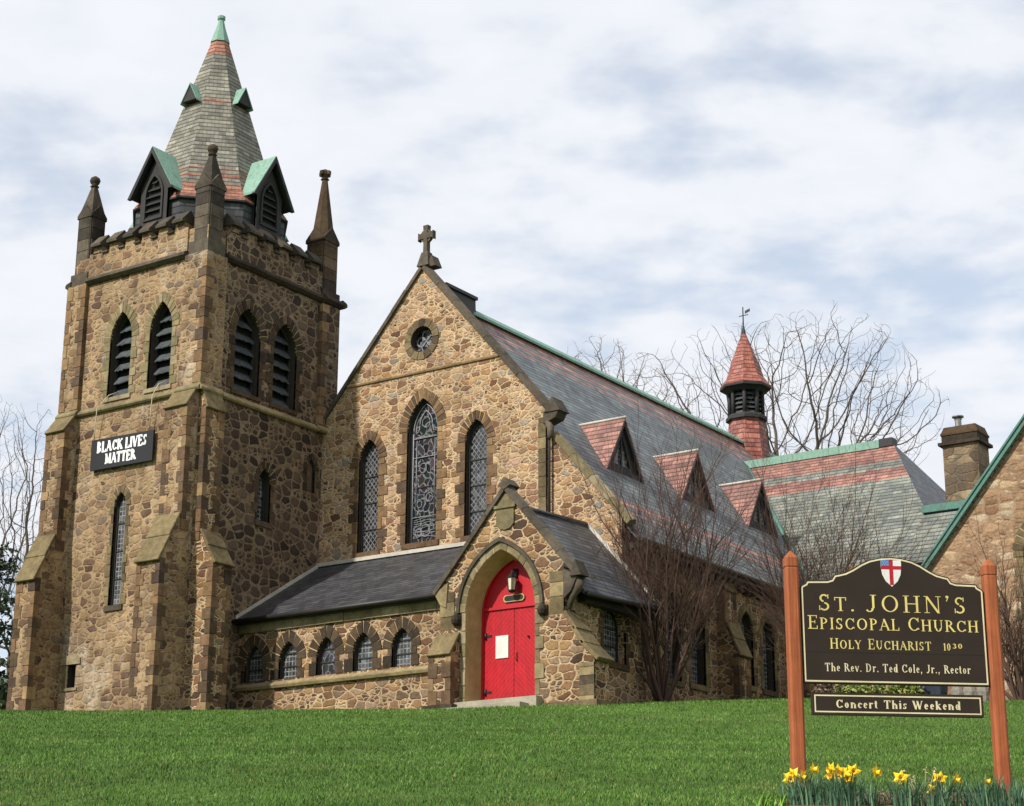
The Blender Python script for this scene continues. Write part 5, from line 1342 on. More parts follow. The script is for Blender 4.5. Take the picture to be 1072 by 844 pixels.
# ================================================================== CHURCH SIGN
sign = thing('church_sign', 'dark brown church sign with gold lettering between two orange brown posts', 'sign', (32.74, -25.7, g1(32.74, -25.7)))
SB = Vector((32.74, -25.7, 0)); SA = R(40); su = Vector((math.cos(SA), math.sin(SA), 0)); sn = Vector((math.sin(SA), -math.cos(SA), 0)); SW = 1.85
def SFr(ctr_u, z): 
    o = SB + su * ctr_u + Vector((0, 0, z)); base = sign.location
    return lambda a, b, w=0.0: o + su * a + Vector((0, 0, 1)) * b + sn * w - base
def wood_post():
    n = NT('stained_post'); o = n.obj()
    c = n.mix(n.mr(n.noise(n.map(o, (22, 22, .7)), 3, 5, .65), .35, .65), h2l('#a75d36'), h2l('#874827'))
    c = n.mix(1.0, c, n.ramp(n.noise(o, 5, 4, .6), [(.3, .84), (.7, 1.12)]), 'MULTIPLY')
    return n.fin(c, .65, n.noise(n.map(o, (30, 30, 1.5)), 3, 4, .6), .35, .004, .3)
M_post = wood_post()
for uu, zt in ((0, -3.74), (SW, -3.77)):
    F = SFr(uu, 0); q = MB(); h = .062; c = .022
    o8 = [(-h + c, -h), (h - c, -h), (h, -h + c), (h, h - c), (h - c, h), (-h + c, h), (-h, h - c), (-h, -h + c)]
    def ring(z, k=1.0): return [F(a * k, z, -b * k) for a, b in o8]
    zb = g1(*(SB + su * uu)[:2]) - .4
    lv = [(zb, 1), (zt - .17, 1), (zt - .165, .93), (zt - .155, .93), (zt - .15, 1.02), (zt - .07, 1.02), (zt, .1)]
    vs = []
    for z, k in lv: vs += ring(z, k)
    q.add(vs, [(i * 8 + j, i * 8 + (j + 1) % 8, (i + 1) * 8 + (j + 1) % 8, (i + 1) * 8 + j) for i in range(len(lv) - 1) for j in range(8)] + [tuple((len(lv) - 1) * 8 + j for j in range(8))])
    q.build('post', M_post, sign)
def panel_mat():
    n = NT('sign_brown_paint'); o = n.obj()
    c = n.mix(1.0, h2l('#30271f'), n.ramp(n.noise(o, 4, 4, .6), [(.3, .88), (.7, 1.12)]), 'MULTIPLY')
    return n.fin(c, .6, n.noise(o, 60, 3, .6), .12, .003, .2)
M_panel = panel_mat(); M_gold = plain('gold_leaf_paint', h2l('#dcc877'), .45, .08, 30, .05); M_cream = plain('cream_paint', h2l('#dccfa6'), .55, .06, 30, .05)
F = SFr(SW / 2, -4.945)
hw = .855
half = [(hw, 0), (hw, .865), (hw - .012, .885), (hw - .05, .905), (hw - .065, .932), (.6, .937), (.56, .95), (.535, .99), (.49, 1.0), (.43, 1.015), (.36, 1.05), (.28, 1.1), (.2, 1.137), (.1, 1.16), (0, 1.168)]
outl = half + [(-a, b) for a, b in reversed(half[:-1])]
q = MB(); q.prism(F, outl, -.03, .028)
pn = q.build('panel', M_panel, sign, .004)
def inset(pts, d):
    n = len(pts); out = []
    for i in range(n):
        p0, p1, p2 = Vector(pts[i - 1]), Vector(pts[i]), Vector(pts[(i + 1) % n])
        e1 = (p1 - p0).normalized(); e2 = (p2 - p1).normalized(); n1 = Vector((-e1.y, e1.x)); n2 = Vector((-e2.y, e2.x)); nn = (n1 + n2)
        nn = nn.normalized() if nn.length > 1e-6 else n1; k = d / max(.45, nn.dot(n1)); out.append(tuple(p1 + nn * k))
    return out
def border(name, o, d0, d1, w, parent, mat=None):
    a, b = inset(o, d0), inset(o, d1); q = MB(); n = len(o)
    q.add([F(x, y, w) for x, y in a] + [F(x, y, w) for x, y in b], [(i, (i + 1) % n, n + (i + 1) % n, n + i) for i in range(n)]); q.build(name, mat or M_cream, parent)
border('gold_border', outl, .012, .026, .0295, pn)
q = MB()
def sc(s, small=.8):
    out = []
    for c in s: out.append((c.upper(), 1.0) if not c.islower() else (c.upper(), small))
    return out
lettering(q, F, [('S', 1), ('T', .82), ('.', .8), (' ', .6), ('J', 1.0), ('O', 1.0), ('H', 1.0), ('N', 1.0), ("'", 1.0), ('S', 1.0)], -.69, .68, .655, .155, .12, .05, .035, .0295, .17)
q.build('gold_lettering', M_gold, pn); q = MB()
lettering(q, F, sc('Episcopal Church', .84), -.795, .785, .487, .125, .13, .055, .045, .0295, .1, .9)
q.build('gold_lettering', M_gold, pn); q = MB()
lettering(q, F, sc('Holy Eucharist', .84), -.60, .335, .312, .095, .14, .06, .05, .0295, .1, 1.3)
q.build('gold_lettering', M_gold, pn); q = MB()
lettering(q, F, [('1', 1), ('0', 1)], .445, .515, .315, .066, .16, .08, .06, .0295, .1)
lettering(q, F, [('3', .9), ('0', .9)], .53, .625, .335, .05, .18, .1, .06, .0295, .1)
q.build('gold_lettering', M_gold, pn)
q = MB(); lettering(q, F, plainits('The Rev. Dr. Ted Cole, Jr., Rector'), -.655, .685, .108, .074, .15, .075, .06, .0295, .13, .9); q.build('cream_lettering', M_cream, pn)
q = MB(); q.prism(F, [(-hw + .03, .279), (hw - .03, .279), (hw - .03, .283), (-hw + .03, .283)], .02, .0292); q.build('seam', plain('seam_shadow', h2l('#15120e'), .7), pn)
ec, ez = .0, 1.03
sh = [(0, -.14), (.055, -.09), (.085, -.03), (.095, .04), (.095, .105), (-.095, .105), (-.095, .04), (-.085, -.03), (-.055, -.09)]
q = MB(); q.prism(F, [(ec + a, ez + b) for a, b in sh], .02, .0315); em = q.build('shield', plain('shield_white', h2l('#e3e0da'), .5, .03), pn)
q = MB(); q.add([F(ec + a, ez + b, .0325) for a, b in ((-.018, -.125), (.018, -.125), (.018, .105), (-.018, .105))], [(0, 1, 2, 3)])
q.add([F(ec + a, ez + b, .0328) for a, b in ((-.0945, .02), (.0945, .02), (.095, .052), (-.095, .052))], [(0, 1, 2, 3)]); q.build('red_cross', plain('shield_red', h2l('#b01a26'), .5, .05), pn)
q = MB(); q.add([F(ec + a, ez + b, .0325) for a, b in ((-.095, .053), (-.019, .053), (-.019, .105), (-.095, .105))], [(0, 1, 2, 3)]); q.build('blue_canton', plain('shield_blue', h2l('#4d7fb5'), .5, .05), pn)
q = MB()
for a, b in ((-.08, .064), (-.057, .064), (-.034, .064), (-.0685, .079), (-.0455, .079), (-.08, .094), (-.057, .094), (-.034, .094)):
    q.add([F(ec + a + i, ez + b + j, .0335) for i, j in ((-.004, -.001), (.004, -.001), (.004, .001), (-.004, .001))], [(0, 1, 2, 3)])
    q.add([F(ec + a + i, ez + b + j, .0337) for i, j in ((-.001, -.004), (.001, -.004), (.001, .004), (-.001, .004))], [(0, 1, 2, 3)])
q.build('crosslets', em.data.materials[0], pn)
F = SFr(SW / 2 + .0, -5.225)
o4 = [(-.785, 0), (.785, 0), (.785, .2), (-.785, .2)]
q = MB(); q.prism(F, o4, -.025, .022); bo = q.build('lower_board', M_panel, sign, .004)
border('cream_border', o4, .022, .034, .0235, bo)
q = MB(); lettering(q, F, plainits('Concert This Weekend'), -.57, .57, .062, .075, .21, .09, .08, .0235, .14, 1.1); q.build('cream_lettering', M_cream, bo)
for s_ in (-1, 1):     # brackets to the posts
    q = MB(); q.prism(F, [(s_ * .86 - .05, .32), (s_ * .86 + .05, .32), (s_ * .86 + .05, .36), (s_ * .86 - .05, .36)], -.02, .02); q.build('bracket', M_black, sign)

# ================================================================== TREES AND SHRUBS
def grow(mb, p, d, length, r, lev, P, rng):
    """a branch: wandering tapered tube, side shoots along it, and a fork at its end"""
    n = max(2, int(length / P['seg'][lev])) if lev < len(P['seg']) else 2
    pts = [Vector(p)]; dd = Vector(d).normalized(); rad = [r]
    for i in range(n):
        w = P['wig'] * (1 + .4 * lev)
        dd = (dd + Vector((rng.gauss(0, w), rng.gauss(0, w), rng.gauss(0, w * .7))) + Vector((0, 0, P['up'][min(lev, len(P['up']) - 1)]))).normalized()
        pts.append(pts[-1] + dd * (length / n)); rad.append(r * (1 - (1 - P['taper']) * (i + 1) / n))
    sides = 7 if r > .06 else (5 if r > .02 else 3)
    mb[0 if lev == 0 else 1].tube(pts, rad, sides, 0, False)
    if lev >= P['lev']: return
    nk = P['kids'][lev]; az = rng.uniform(0, 6.28)
    for j in range(nk):
        f = P['from'] + (1 - P['from']) * (j + rng.uniform(.1, .9)) / nk
        k = min(n - 1, int(f * n)); g = f * n - k
        q = pts[k].lerp(pts[k + 1], min(1, g)); ax = (pts[k + 1] - pts[k]).normalized()
        az += 2.4 + rng.uniform(-.5, .5); an = R(P['ang'][lev] + rng.uniform(-11, 11))
        u = ax.orthogonal().normalized(); v = ax.cross(u)
        nd = ax * math.cos(an) + (u * math.cos(az) + v * math.sin(az)) * math.sin(an)
        grow(mb, q, nd, length * P['len'][lev] * (1.15 - .45 * f) * rng.uniform(.75, 1.2), max(P['rmin'], rad[k] * P['rad'] * rng.uniform(.7, 1)), lev + 1, P, rng)
    for j in range(P.get('fork', 2)):
        an = R(rng.uniform(10, 26)); az += 3.0; ax = (pts[-1] - pts[-2]).normalized(); u = ax.orthogonal().normalized(); v = ax.cross(u)
        grow(mb, pts[-1], ax * math.cos(an) + (u * math.cos(az) + v * math.sin(az)) * math.sin(an), length * .62 * rng.uniform(.8, 1.1), max(P['rmin'], rad[-1] * .85), lev + 1, P, rng)
M_bark = bark('grey_bark', h2l('#675d55'), h2l('#4e453f')); M_barkr = bark('red_brown_bark', h2l('#5f4a40'), h2l('#42332c')); M_barkp = bark('pale_bark', h2l('#7d7066'), h2l('#63584f'))

def bare_tree(name, label, x, y, height, P, mat, seed, trunk_r, lean=(0, 0), group=None, zoff=0.0):
    rng = random.Random(seed); z = g1(x, y) - .2 + zoff
    t = thing(name, label, 'tree', (x, y, z), group)
    a, b = MB(), MB()
    grow((a, b), (0, 0, 0), (lean[0], lean[1], 1), height * P['trunk'], trunk_r, 0, P, rng)
    a.build('trunk', mat, t); b.build('branches', mat, t)
    return t
def crown_tree(label, x, y, height, rad, zlow, n_att, step, mat, seed, trunk_r, tip, lean=(0, 0), group=None):
    """a bare tree whose limbs divide until they fill a rounded crown"""
    rs = np.random.RandomState(seed); zc = (height + zlow) / 2; hz = (height - zlow) / 2
    att = []
    while len(att) < n_att:
        p = rs.uniform(-1, 1, 3)
        q = (p ** 2).sum()
        if q < 1 and rs.rand() < .25 + .75 * q and not (p[2] < -.35 and abs(p[0]) + abs(p[1]) < .3):
            k = 1 + .16 * math.sin(3 * math.atan2(p[1], p[0]) + seed) + .08 * math.sin(7 * math.atan2(p[1], p[0]))
            att.append((p[0] * rad * k + lean[0], p[1] * rad * k + lean[1], zc + p[2] * hz * (1 + .1 * rs.randn() * .5)))
    att = np.array(att)
    nodes = [np.array([0.0, 0, 0])]; par = [-1]; dirs = [np.array([0, 0, 1.0])]
    while nodes[-1][2] < zlow * .55:
        nodes.append(nodes[-1] + np.array([rs.normal(0, .06) + lean[0] * .01, rs.normal(0, .06) + lean[1] * .01, 1]) * step); par.append(len(nodes) - 2); dirs.append(np.array([0, 0, 1.0]))
    near = np.full(len(att), -1); nd = np.full(len(att), 1e9)
    def upd(k0):
        for k in range(k0, len(nodes)):
            d = ((att - nodes[k]) ** 2).sum(1); m = d < nd; nd[m] = d[m]; near[m] = k
    upd(0); kill = (step * 1.25) ** 2; infl = (step * 26) ** 2
    for it in range(150):
        act = nd < infl
        if not act.any(): break
        k0 = len(nodes); grp = {}
        for a in np.nonzero(act)[0]: grp.setdefault(int(near[a]), []).append(a)
        for k, l in grp.items():
            v = att[l] - nodes[k]; v = (v / np.linalg.norm(v, axis=1)[:, None]).mean(0) + dirs[k] * .35 + rs.normal(0, .16, 3) + np.array([0, 0, .05])
            v /= np.linalg.norm(v) + 1e-9
            nodes.append(nodes[k] + v * step); par.append(k); dirs.append(v)
        upd(k0)
        keep = nd > kill; att, nd, near = att[keep], nd[keep], near[keep]
        if len(att) == 0 or len(nodes) > 14000: break
    n = len(nodes); kids = [[] for _ in range(n)]
    for k in range(1, n): kids[par[k]].append(k)
    # fine end twigs
    r = np.zeros(n); ex = 2.35
    for k in range(n - 1, -1, -1):
        r[k] = tip if not kids[k] else sum(r[c] ** ex for c in kids[k]) ** (1 / ex)
    r *= 1.0; f = trunk_r / r[0]; r = np.where(r > tip * 1.01, tip + (r - tip) * (trunk_r - tip) / max(1e-6, r[0] - tip), r)
    t = thing('bare_tree', label, 'tree', (x, y, g1(x, y) - .3), group); a, b = MB(), MB(); stack = [0]
    while stack:
        k = stack.pop(); chain = [k]; 
        if par[k] >= 0: chain = [par[k], k]
        while kids[chain[-1]]:
            c = sorted(kids[chain[-1]], key=lambda q: -r[q]); stack += c[1:]; chain.append(c[0])
        if len(chain) > 1:
            rr = [float(r[q]) for q in chain]; rr[0] = rr[1] if par[k] >= 0 else rr[0]; rr[-1] = tip * .5
            (a if k == 0 else b).tube([tuple(nodes[q]) for q in chain], rr, 7 if rr[0] > .12 else (5 if rr[0] > .04 else 3), 0, False)
    a.build('trunk', mat, t); b.build('branches', mat, t)
    return t
crown_tree('large spreading bare tree behind the red roof turret', -2.0, 46.0, 24.4, 8.4, 13.0, 5200, .34, M_bark, 3, .29, .009, group='bare trees behind the church')
crown_tree('smaller pale bare tree behind the nave ridge, left of the large one', -10.2, 40.8, 23.4, 4.2, 15.5, 2600, .28, M_barkp, 5, .2, .008, group='bare trees behind the church')
crown_tree('slender bare tree left of the bell tower, nearest to it', -22.0, 12.2, 15.6, 2.8, 4.0, 1700, .26, M_bark, 7, .13, .006, group='bare trees left of the tower')
crown_tree('bare tree cut by the far left edge, behind the conifers', -28.5, 15.0, 17.6, 3.4, 5.0, 2000, .28, M_bark, 9, .16, .006, group='bare trees left of the tower')

def shrub(label, x, y, height, stems, spread, seed, mat, r0=.06, lev=2, bias=(0, 0), kids=(9, 6), low=.3, group=None, ln=.46):
    rng = random.Random(seed); t = thing('bare_shrub', label, 'shrub', (x, y, g1(x, y) - .1), group)
    a, b = MB(), MB()
    P = dict(seg=[.42, .3, .22], wig=.06, up=[.055, .06, .05], taper=.42, lev=lev, kids=list(kids) + [4], ang=[30, 30, 30], len=[ln, .5, .5], rad=.5, rmin=.006, **{'from': low}, fork=2)
    for k in range(stems):
        az = 2 * math.pi * k / stems + rng.uniform(-.3, .3); tl = R(rng.uniform(.25, 1) * spread)
        d = Vector((math.cos(az) * math.sin(tl) + bias[0], math.sin(az) * math.sin(tl) + bias[1], math.cos(tl)))
        grow((a, b), (rng.uniform(-.12, .12), rng.uniform(-.12, .12), 0), d, height * rng.uniform(.5, .72), r0 * rng.uniform(.6, 1.1), 0, P, rng)
    a.build('stems', mat, t); b.build('twigs', mat, t)
    return t
shrub('tall many stemmed bare shrub just right of the stone porch', 13.0, 6.1, 7.2, 15, 34, 11, M_barkr, .06, 2, kids=(13, 10), group='bare shrubs before the church')
shrub('broad bare shrub behind the left post of the church sign', 17.2, 8.6, 6.0, 22, 42, 12, M_barkr, .045, 2, kids=(13, 10), group='bare shrubs before the church')
shrub('bare shrub beside the right post of the church sign', 22.0, 10.6, 3.9, 14, 48, 13, M_barkr, .06, 2, kids=(10, 7), group='bare shrubs before the church')

# evergreens and dark bushes at the left edge, low planting behind the sign
def leaf_mat(name, cols):
    n = NT(name); g = n.n('ShaderNodeNewGeometry').outputs['Random Per Island']; k = len(cols)
    c = n.ramp(g, [(i / k, c) for i, c in enumerate(cols)], 'CONSTANT')
    m = n.fin(c, .6, None, spec=.25); return m
M_ever = leaf_mat('dark_needles', [h2l(c) for c in ('#46523f', '#3a4635', '#525e46', '#323c2e', '#5d644e')])
M_bushg = leaf_mat('olive_leaves', [h2l(c) for c in ('#6f7a35', '#5d6a2e', '#848c42', '#4c5a28', '#98984f')])
M_dryl = leaf_mat('dry_leaves', [h2l(c) for c in ('#6e5a44', '#5a4a3a', '#84705a', '#4a4034')])
def leaves_blob(mb, rng, c, rad, n, size, flat=.55):
    for _ in range(n):
        d = Vector((rng.gauss(0, 1), rng.gauss(0, 1), rng.gauss(0, 1))).normalized(); rr = rng.random() ** .4
        p = Vector((c[0] + d.x * rad[0] * rr, c[1] + d.y * rad[1] * rr, c[2] + d.z * rad[2] * rr))
        u = Vector((rng.gauss(0, 1), rng.gauss(0, 1), rng.gauss(0, .6))).normalized(); v = u.orthogonal().normalized(); v = (v + u.cross(v) * rng.uniform(-1, 1)).normalized()
        s = size * rng.uniform(.6, 1.4)
        mb.add([p - u * s, p + v * s * flat, p + u * s, p - v * s * flat], [(0, 1, 2, 3)])
def conifer(label, x, y, h, w, seed, group=None):
    rng = random.Random(seed); t = thing('conifer_tree', label, 'tree', (x, y, g1(x, y) - .2), group)
    a = MB(); a.tube([(0, 0, 0), (0, 0, h * .5), (0, 0, h * .97)], [.22, .14, .02], 7); a.build('trunk', M_bark, t)
    b = MB()
    for k in range(int(h * 9)):
        f = rng.random() ** .8; z = h * (.08 + .9 * f); L_ = w * (1 - f) ** .75 * rng.uniform(.6, 1.1) + .25; az = rng.uniform(0, 6.28)
        for s_ in range(int(L_ / .2) + 1):
            q = (s_ + 1) * .2; p = (math.cos(az) * q, math.sin(az) * q, z - q * .25 + rng.uniform(-.1, .1))
            leaves_blob(b, rng, p, (.32, .32, .16), 12, .13, .4)
    b.build('foliage', M_ever, t)
conifer('dark conifer rising behind the left tower buttress', -19.5, 9.0, 8.3, 2.0, 4)
conifer('shorter dark conifer at the far left edge', -23.5, 9.0, 6.0, 2.3, 6)
def bush(name, label, x, y, rad, n, size, mat, seed, cat='bush', group=None):
    rng = random.Random(seed); t = thing(name, label, cat, (x, y, g1(x, y)), group)
    b = MB(); lo = [(rng.uniform(-.5, .5) * rad[0], rng.uniform(-.5, .5) * rad[1], rad[2] * rng.uniform(.5, 1.1)) for _ in range(7)]
    for c in lo: leaves_blob(b, rng, c, (rad[0] * .6, rad[1] * .6, rad[2] * .6), n // 7, size)
    b.build('foliage', mat, t); s_ = MB()
    for c in lo: s_.tube([(0, 0, -.1), (c[0] * .5, c[1] * .5, c[2] * .5), c], [.03, .02, .01], 4, 0, False)
    s_.build('stems', M_barkr, t)
bush('dark_bush', 'dark evergreen bush at the foot of the tower, left edge', -14.5, 4.5, (1.9, 1.5, 1.5), 2600, .12, M_ever, 31)
bush('low_shrub', 'low yellow green shrub seen under the sign panel, left one', 19.3, 6.1, (.9, .6, .34), 700, .06, M_bushg, 32, group='low shrubs behind the sign')
bush('low_shrub', 'low yellow green shrub seen under the sign panel, beside the dark bin', 20.25, 6.6, (.75, .6, .34), 700, .06, M_bushg, 33, group='low shrubs behind the sign')
bush('dry_shrub', 'low dry brown shrub behind the left half of the sign', 18.4, 6.2, (.8, .6, .36), 500, .06, M_dryl, 34)

# dark bin and rough stones glimpsed between the sign boards
t = thing('bin', 'dark blue rectangular bin glimpsed under the sign panel', 'bin', (20.98, 6.78, g1(20.98, 6.78) - .02))
q = MB(); q.hexa([(-.26, -.22, 0), (.26, -.22, 0), (.26, .22, 0), (-.26, .22, 0), (-.31, -.27, .62), (.31, -.27, .62), (.31, .27, .62), (-.31, .27, .62)]); q.build('body', plain('dark_blue_plastic', h2l('#1f2535'), .5), t, .02)
q = MB(); q.hexa([(-.34, -.3, .625), (.34, -.3, .625), (.34, .3, .625), (-.34, .3, .625), (-.3, -.26, .7), (.3, -.26, .7), (.3, .26, .72), (-.3, .26, .72)]); q.build('lid', plain('dark_blue_lid', h2l('#232a3c'), .5), t, .02)
M_stone = plain('grey_field_stone', h2l('#7d766b'), .9, .25, 9, .6)
for i, (x, y, s_) in enumerate(((21.55, 6.95, .2), (21.85, 7.1, .25), (22.15, 7.22, .22))):
    rng = random.Random(40 + i); q = MB()
    prof = [(s_ * .8, -.1), (s_ * .95, .1), (s_ * .9, .28), (s_ * .6, .42), (.02, .48)]
    q.lathe((0, 0, 0), prof, 9, rng.random()); q.v = [(a * rng.uniform(.88, 1.1), b * rng.uniform(.88, 1.1), c * rng.uniform(.9, 1.1)) for a, b, c in q.v]
    o = q.build('field_stone', M_stone); o.location = (x, y, g1(x, y))
    tag(o, ('grey field stone nearest the dark bin behind the sign', 'middle grey field stone of three behind the sign', 'right grey field stone of three behind the sign')[i], 'stone', 'stones in a row behind the sign')

# ================================================================== FLOWER BED
def soil():
    n = NT('mulch_soil'); o = n.obj()
    c = n.ramp(n.noise(o, 14, 6, .7), [(.3, h2l('#3d2f22')), (.5, h2l('#6b5540')), (.7, h2l('#94805f'))])
    return n.fin(c, .95, n.noise(o, 22, 6, .7), .9, .05, .1)
def bed_in(u, w): return ((u - 1.45) / 2.2) ** 2 + ((w - .75) / 1.25) ** 2
q = MB(); nu, nw = 50, 26; idx = {}
for i in range(nu + 1):
    for j in range(nw + 1):
        u = -1.5 + 5.6 * i / nu; w = -.6 + 2.7 * j / nw; p = SB + su * u + sn * w; e = max(0, 1 - bed_in(u, w))
        q.v.append((p.x, p.y, g1(p.x, p.y) - .03 + .12 * min(1, e * 3) + (random.uniform(-.012, .012) if e > 0 else 0)))
for i in range(nu):
    for j in range(nw):
        u = -1.5 + 5.6 * (i + .5) / nu; w = -.6 + 2.7 * (j + .5) / nw
        if bed_in(u, w) < 1.02:
            a = i * (nw + 1) + j; q.f.append([a, a + nw + 1, a + nw + 2, a + 1][::-1]); q.mi.append(0); q.sm.append(True)
tag(q.build('flower_bed', soil()), 'mulched flower bed at the foot of the church sign', 'flower bed', kind='structure')
M_dleaf = leaf_mat('daffodil_leaf', [h2l(c) for c in ('#54735a', '#628263', '#48684f', '#6f8f6b', '#3f5f48')]); M_weed = leaf_mat('bright_weed', [h2l(c) for c in ('#5f8a2a', '#76a035', '#4f7724', '#8ab04a')])
M_petal = plain('daffodil_petal', h2l('#f7d51a'), .5, .06, 30, .1); M_trump = plain('daffodil_trumpet', h2l('#f8c814'), .5, .08, 30, .1); M_stemg = plain('daffodil_stem', h2l('#5c7f45'), .6)
M_drystem = plain('dry_stem', h2l('#b5a37c'), .8, .2, 20, .2)
def blade(mb, base, h, w, az, bend, rng):
    d = Vector((math.cos(az), math.sin(az), 0)); s_ = Vector((-d.y, d.x, 0)); pts = []
    n = 4; vs = []
    for i in range(n + 1):
        f = i / n; c = Vector(base) + d * (bend * f * f) + Vector((0, 0, h * (f - .18 * bend / max(.05, h) * f * f))); ww = w * (1 - f ** 2.2) * .5 + .0008
        vs += [c - s_ * ww, c + s_ * ww]
    mb.add(vs, [(2 * i, 2 * i + 1, 2 * i + 3, 2 * i + 2) for i in range(n)])
def flower(parent, tip, face, size, rng):
    tip = Vector(tip); f = Vector(face).normalized(); u = f.cross(Vector((0, 0, 1))); u = u.normalized() if u.length > .1 else Vector((1, 0, 0)); v = u.cross(f)
    a0 = rng.uniform(0, 1); q = MB()
    for k in range(6):
        a = a0 + k * math.pi / 3; r = size * rng.uniform(.92, 1.08); d = u * math.cos(a) + v * math.sin(a); s_ = -u * math.sin(a) + v * math.cos(a); fw_ = f * (.12 * size * (1 if k % 2 else -.2))
        c = tip + f * (.0015 * (k % 2))
        q.add([c, c + d * r * .45 + s_ * r * .3 + fw_ * .4, c + d * r + fw_, c + d * r * .45 - s_ * r * .3 + fw_ * .4, c + d * r * .5 + fw_ * .75 + f * .004], [(0, 1, 4), (1, 2, 4), (2, 3, 4), (3, 0, 4)])
    po = q.build('flower', M_petal, parent)
    q = MB(); n = 10; vs = []
    for z, r in ((0, .2), (.25, .26), (.5, .27), (.62, .36), (.5, .2), (.1, .1)):
        for k in range(n):
            a = 2 * math.pi * k / n; rr = size * r * (1 + (.1 * (-1) ** k if z == .62 else 0)); vs.append(tip + f * (size * z) + u * (rr * math.cos(a)) + v * (rr * math.sin(a)))
    q.add(vs, [(i * n + k, i * n + (k + 1) % n, (i + 1) * n + (k + 1) % n, (i + 1) * n + k) for i in range(5) for k in range(n)]); q.build('trumpet', M_trump, po)
    return tip
def daffodils(label, x, y, nblade, spread, hgt, flowers, seed):
    rng = random.Random(seed); z = g1(x, y) + .05; t = thing('daffodil_clump', label, 'daffodils', (x, y, z), 'daffodil clumps in front of the sign')
    q = MB()
    for _ in range(int(nblade * 1.8)):
        a = rng.uniform(0, 6.28); r = spread * rng.random() ** .7 * .55; blade(q, (r * math.cos(a), r * math.sin(a), 0), hgt * rng.uniform(.7, 1.12), rng.uniform(.009, .016), a + rng.uniform(-1, 1), rng.uniform(.01, .15), rng)
    q.build('leaves', M_dleaf, t)
    for fx, fy, fz, side in flowers:
        tip = Vector((fx - x, fy - y, fz - z))
        tow = Vector((CAM.x - fx, CAM.y - fy, 0)).normalized(); lat = Vector((-tow.y, tow.x, 0))
        face = tow * (1 - abs(side)) + lat * side + Vector((0, 0, rng.uniform(-.25, .05)))
        b0 = Vector((tip.x * .6 + rng.uniform(-.03, .03), tip.y * .6 + rng.uniform(-.03, .03), 0)); bk = tip - face.normalized() * .03
        s_ = MB(); s_.tube([b0, (b0 + bk) / 2 + Vector((0, 0, .02)), bk - Vector((0, 0, .02)) - face.normalized() * .015, bk, tip], [.0045, .004, .004, .005, .008], 5); s_.build('stem', M_stemg, t)
        flower(t, tip, face, rng.uniform(.068, .078), rng)
daffodils('daffodil clump in front of the left post with four yellow flowers', 33.06, -26.33, 70, .3, .30, [(32.98, -26.36, -5.86, .1), (33.0, -26.34, -5.82, -.3), (33.07, -26.31, -5.84, .6), (33.15, -26.27, -5.78, .75)], 51)
daffodils('daffodil clump with the densest bunch of yellow flowers', 33.37, -26.22, 110, .36, .32, [(33.29, -26.2, -5.83, -.4), (33.34, -26.18, -5.80, .1), (33.38, -26.18, -5.82, -.1), (33.4, -26.15, -5.85, .15), (33.45, -26.13, -5.80, .2), (33.3, -26.22, -5.78, -.6)], 52)
daffodils('daffodil clump with one sideways flower right of the dense bunch', 33.6, -26.1, 30, .16, .26, [(33.62, -26.05, -5.81, .7)], 53)
daffodils('daffodil clump with one open flower in the middle of the bed', 33.84, -25.99, 60, .26, .28, [(33.81, -25.97, -5.86, .05)], 54)
daffodils('daffodil clump with three flowers, one of them low', 34.1, -25.88, 80, .3, .29, [(34.1, -25.84, -5.87, .1), (34.06, -25.87, -5.97, -.1), (34.22, -25.79, -5.88, .7)], 55)
daffodils('daffodil clump with one drooping flower before the right post', 34.42, -25.75, 90, .36, .30, [(34.44, -25.71, -5.9, .9)], 56)
daffodils('leafy daffodil clump without flowers at the right edge', 34.68, -25.64, 90, .4, .29, [], 57)
daffodils('sparse daffodil clump leaning between the post and the dense bunch', 33.2, -26.3, 40, .26, .26, [], 58)
q = MB(); rng = random.Random(61)
t = thing('weed_plant', 'bright green leafy weed left of the daffodils', 'weed', (32.88, -26.42, g1(32.88, -26.42)))
for _ in range(120):
    a = rng.uniform(0, 6.28); r = .2 * rng.random() ** .6; blade(q, (r * math.cos(a), r * math.sin(a), 0), rng.uniform(.06, .2), rng.uniform(.012, .022), rng.uniform(0, 6.28), rng.uniform(.03, .12), rng)
q.build('leaves', M_weed, t)
def dry_plant(label, x, y, h, n, seed):
    rng = random.Random(seed); t = thing('dry_stalks', label, 'dead plant', (x, y, g1(x, y)), 'dead stalks in the flower bed'); q = MB(); s_ = MB()
    for _ in range(n):
        a = rng.uniform(0, 6.28); tl = rng.uniform(.05, .5); hh = h * rng.uniform(.6, 1.1); tip = Vector((math.cos(a) * tl * hh, math.sin(a) * tl * hh, hh))
        q.tube([(0, 0, 0), tip * .5 + Vector((0, 0, .02)), tip], [.004, .003, .002], 4)
        leaves_blob(s_, rng, tip, (.02, .02, .03), 10, .012, .5)
    q.build('stalks', M_drystem, t); s_.build('seed_heads', M_drystem, t)
dry_plant('dead seed headed stalks standing behind the middle daffodil', 33.95, -25.85, .36, 9, 62)
dry_plant('bent dead stalks lying between two daffodil clumps', 33.68, -26.0, .2, 8, 63)

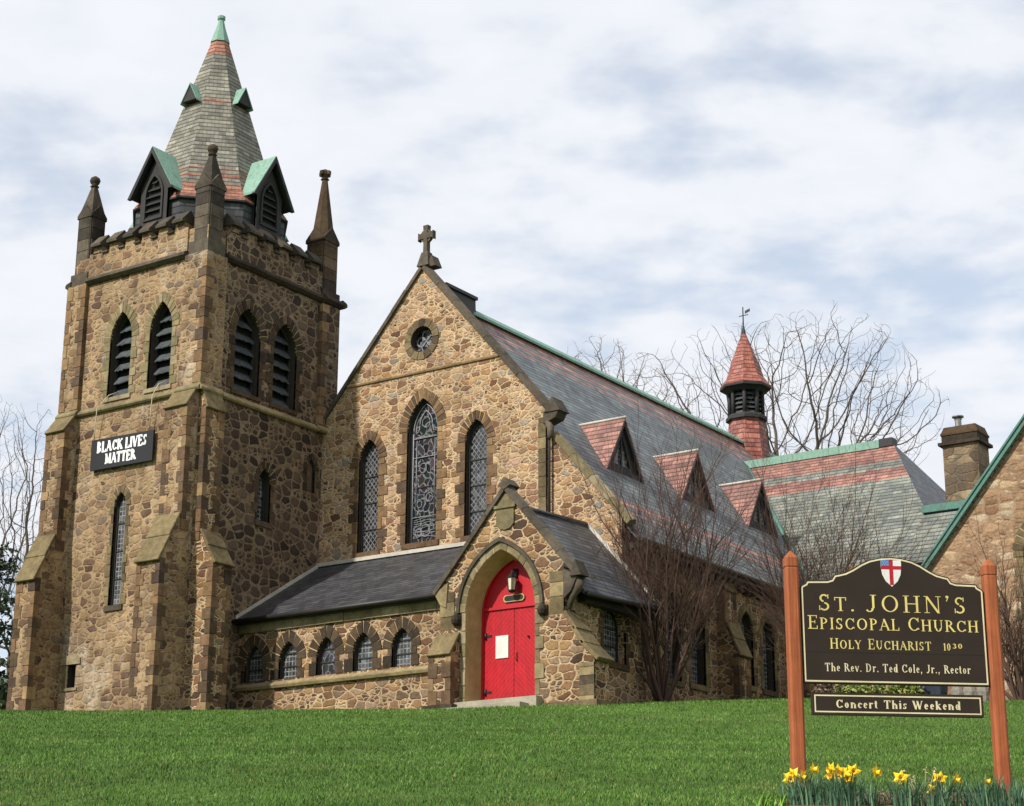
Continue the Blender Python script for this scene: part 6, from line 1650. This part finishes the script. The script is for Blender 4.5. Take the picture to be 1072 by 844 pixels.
# ================================================================== GRASS (real blades)
def grass():
    rs = np.random.RandomState(3); N = 420000
    hd = math.atan2(fw.x, fw.y)
    az = hd + rs.uniform(-R(25), R(25), N); u = rs.rand(N); d = 11.5 * (64 / 11.5) ** (u ** .9)
    x = CAM.x + np.sin(az) * d; y = CAM.y + np.cos(az) * d
    uu = (x - SB.x) * su.x + (y - SB.y) * su.y; ww = (x - SB.x) * sn.x + (y - SB.y) * sn.y
    keep = ((uu - 1.45) / 2.2) ** 2 + ((ww - .75) / 1.25) ** 2 > .93
    keep &= ~((x > -6.2) & (x < 8.3) & (y > 2.2)) & ~((x > 8.2) & (x < 11.6) & (y > 1.2)) & ~((x > -6) & (x < 0) & (y > 0))
    x, y, d = x[keep], y[keep], d[keep]; n = len(x); z = gz(x, y)
    pat = .5 + .5 * np.sin(x * 1.7 + 2 * np.sin(y * 1.3)) * np.sin(y * 2.1 + x * .6)
    h = (.012 + .02 * rs.rand(n)) * (.75 + .6 * pat) * (1 + d / 60); w = .0035 + .00022 * d
    a = rs.uniform(0, 6.28, n); lean = h * rs.uniform(.1, .9, n); la = rs.uniform(0, 6.28, n)
    v = np.zeros((n, 3, 3)); v[:, 0] = np.stack([x - np.cos(a) * w, y - np.sin(a) * w, z - .008], 1); v[:, 1] = np.stack([x + np.cos(a) * w, y + np.sin(a) * w, z - .008], 1)
    v[:, 2] = np.stack([x + np.cos(la) * lean, y + np.sin(la) * lean, z + h], 1)
    me = bpy.data.meshes.new('grass'); me.vertices.add(3 * n); me.vertices.foreach_set('co', v.ravel().astype(np.float32)); me.loops.add(3 * n); me.loops.foreach_set('vertex_index', np.arange(3 * n, dtype=np.int32))
    me.polygons.add(n); me.polygons.foreach_set('loop_start', np.arange(0, 3 * n, 3, dtype=np.int32)); me.update(calc_edges=True)
    m = NT('grass_blade'); g = m.n('ShaderNodeNewGeometry').outputs['Random Per Island']; o = m.obj()
    c = m.ramp(g, [(0, h2l('#4f702a')), (.3, h2l('#597a31')), (.55, h2l('#456425')), (.8, h2l('#64843a')), (.965, h2l('#7d8450')), (.99, h2l('#9a9266'))], 'CONSTANT')
    c = m.mix(1.0, c, m.ramp(m.noise(o, .4, 5, .68), [(.3, .66), (.7, 1.28)]), 'MULTIPLY')
    c = m.mix(1.0, c, m.ramp(m.noise(o, 2.6, 4, .7), [(.34, .72), (.62, 1.1)]), 'MULTIPLY')
    c = m.mix(m.mr(m.noise(m.map(o, (1, 1, 1), (3, 8, 0)), .8, 5, .7), .56, .74, 0, .5), c, h2l('#8a8750'))
    m.fin(c, .65, None, spec=.2); me.materials.append(m.m)
    ob = bpy.data.objects.new('grass', me); COL.objects.link(ob); tag(ob, 'short mown green grass on the church lawn', 'grass', kind='stuff')
grass()
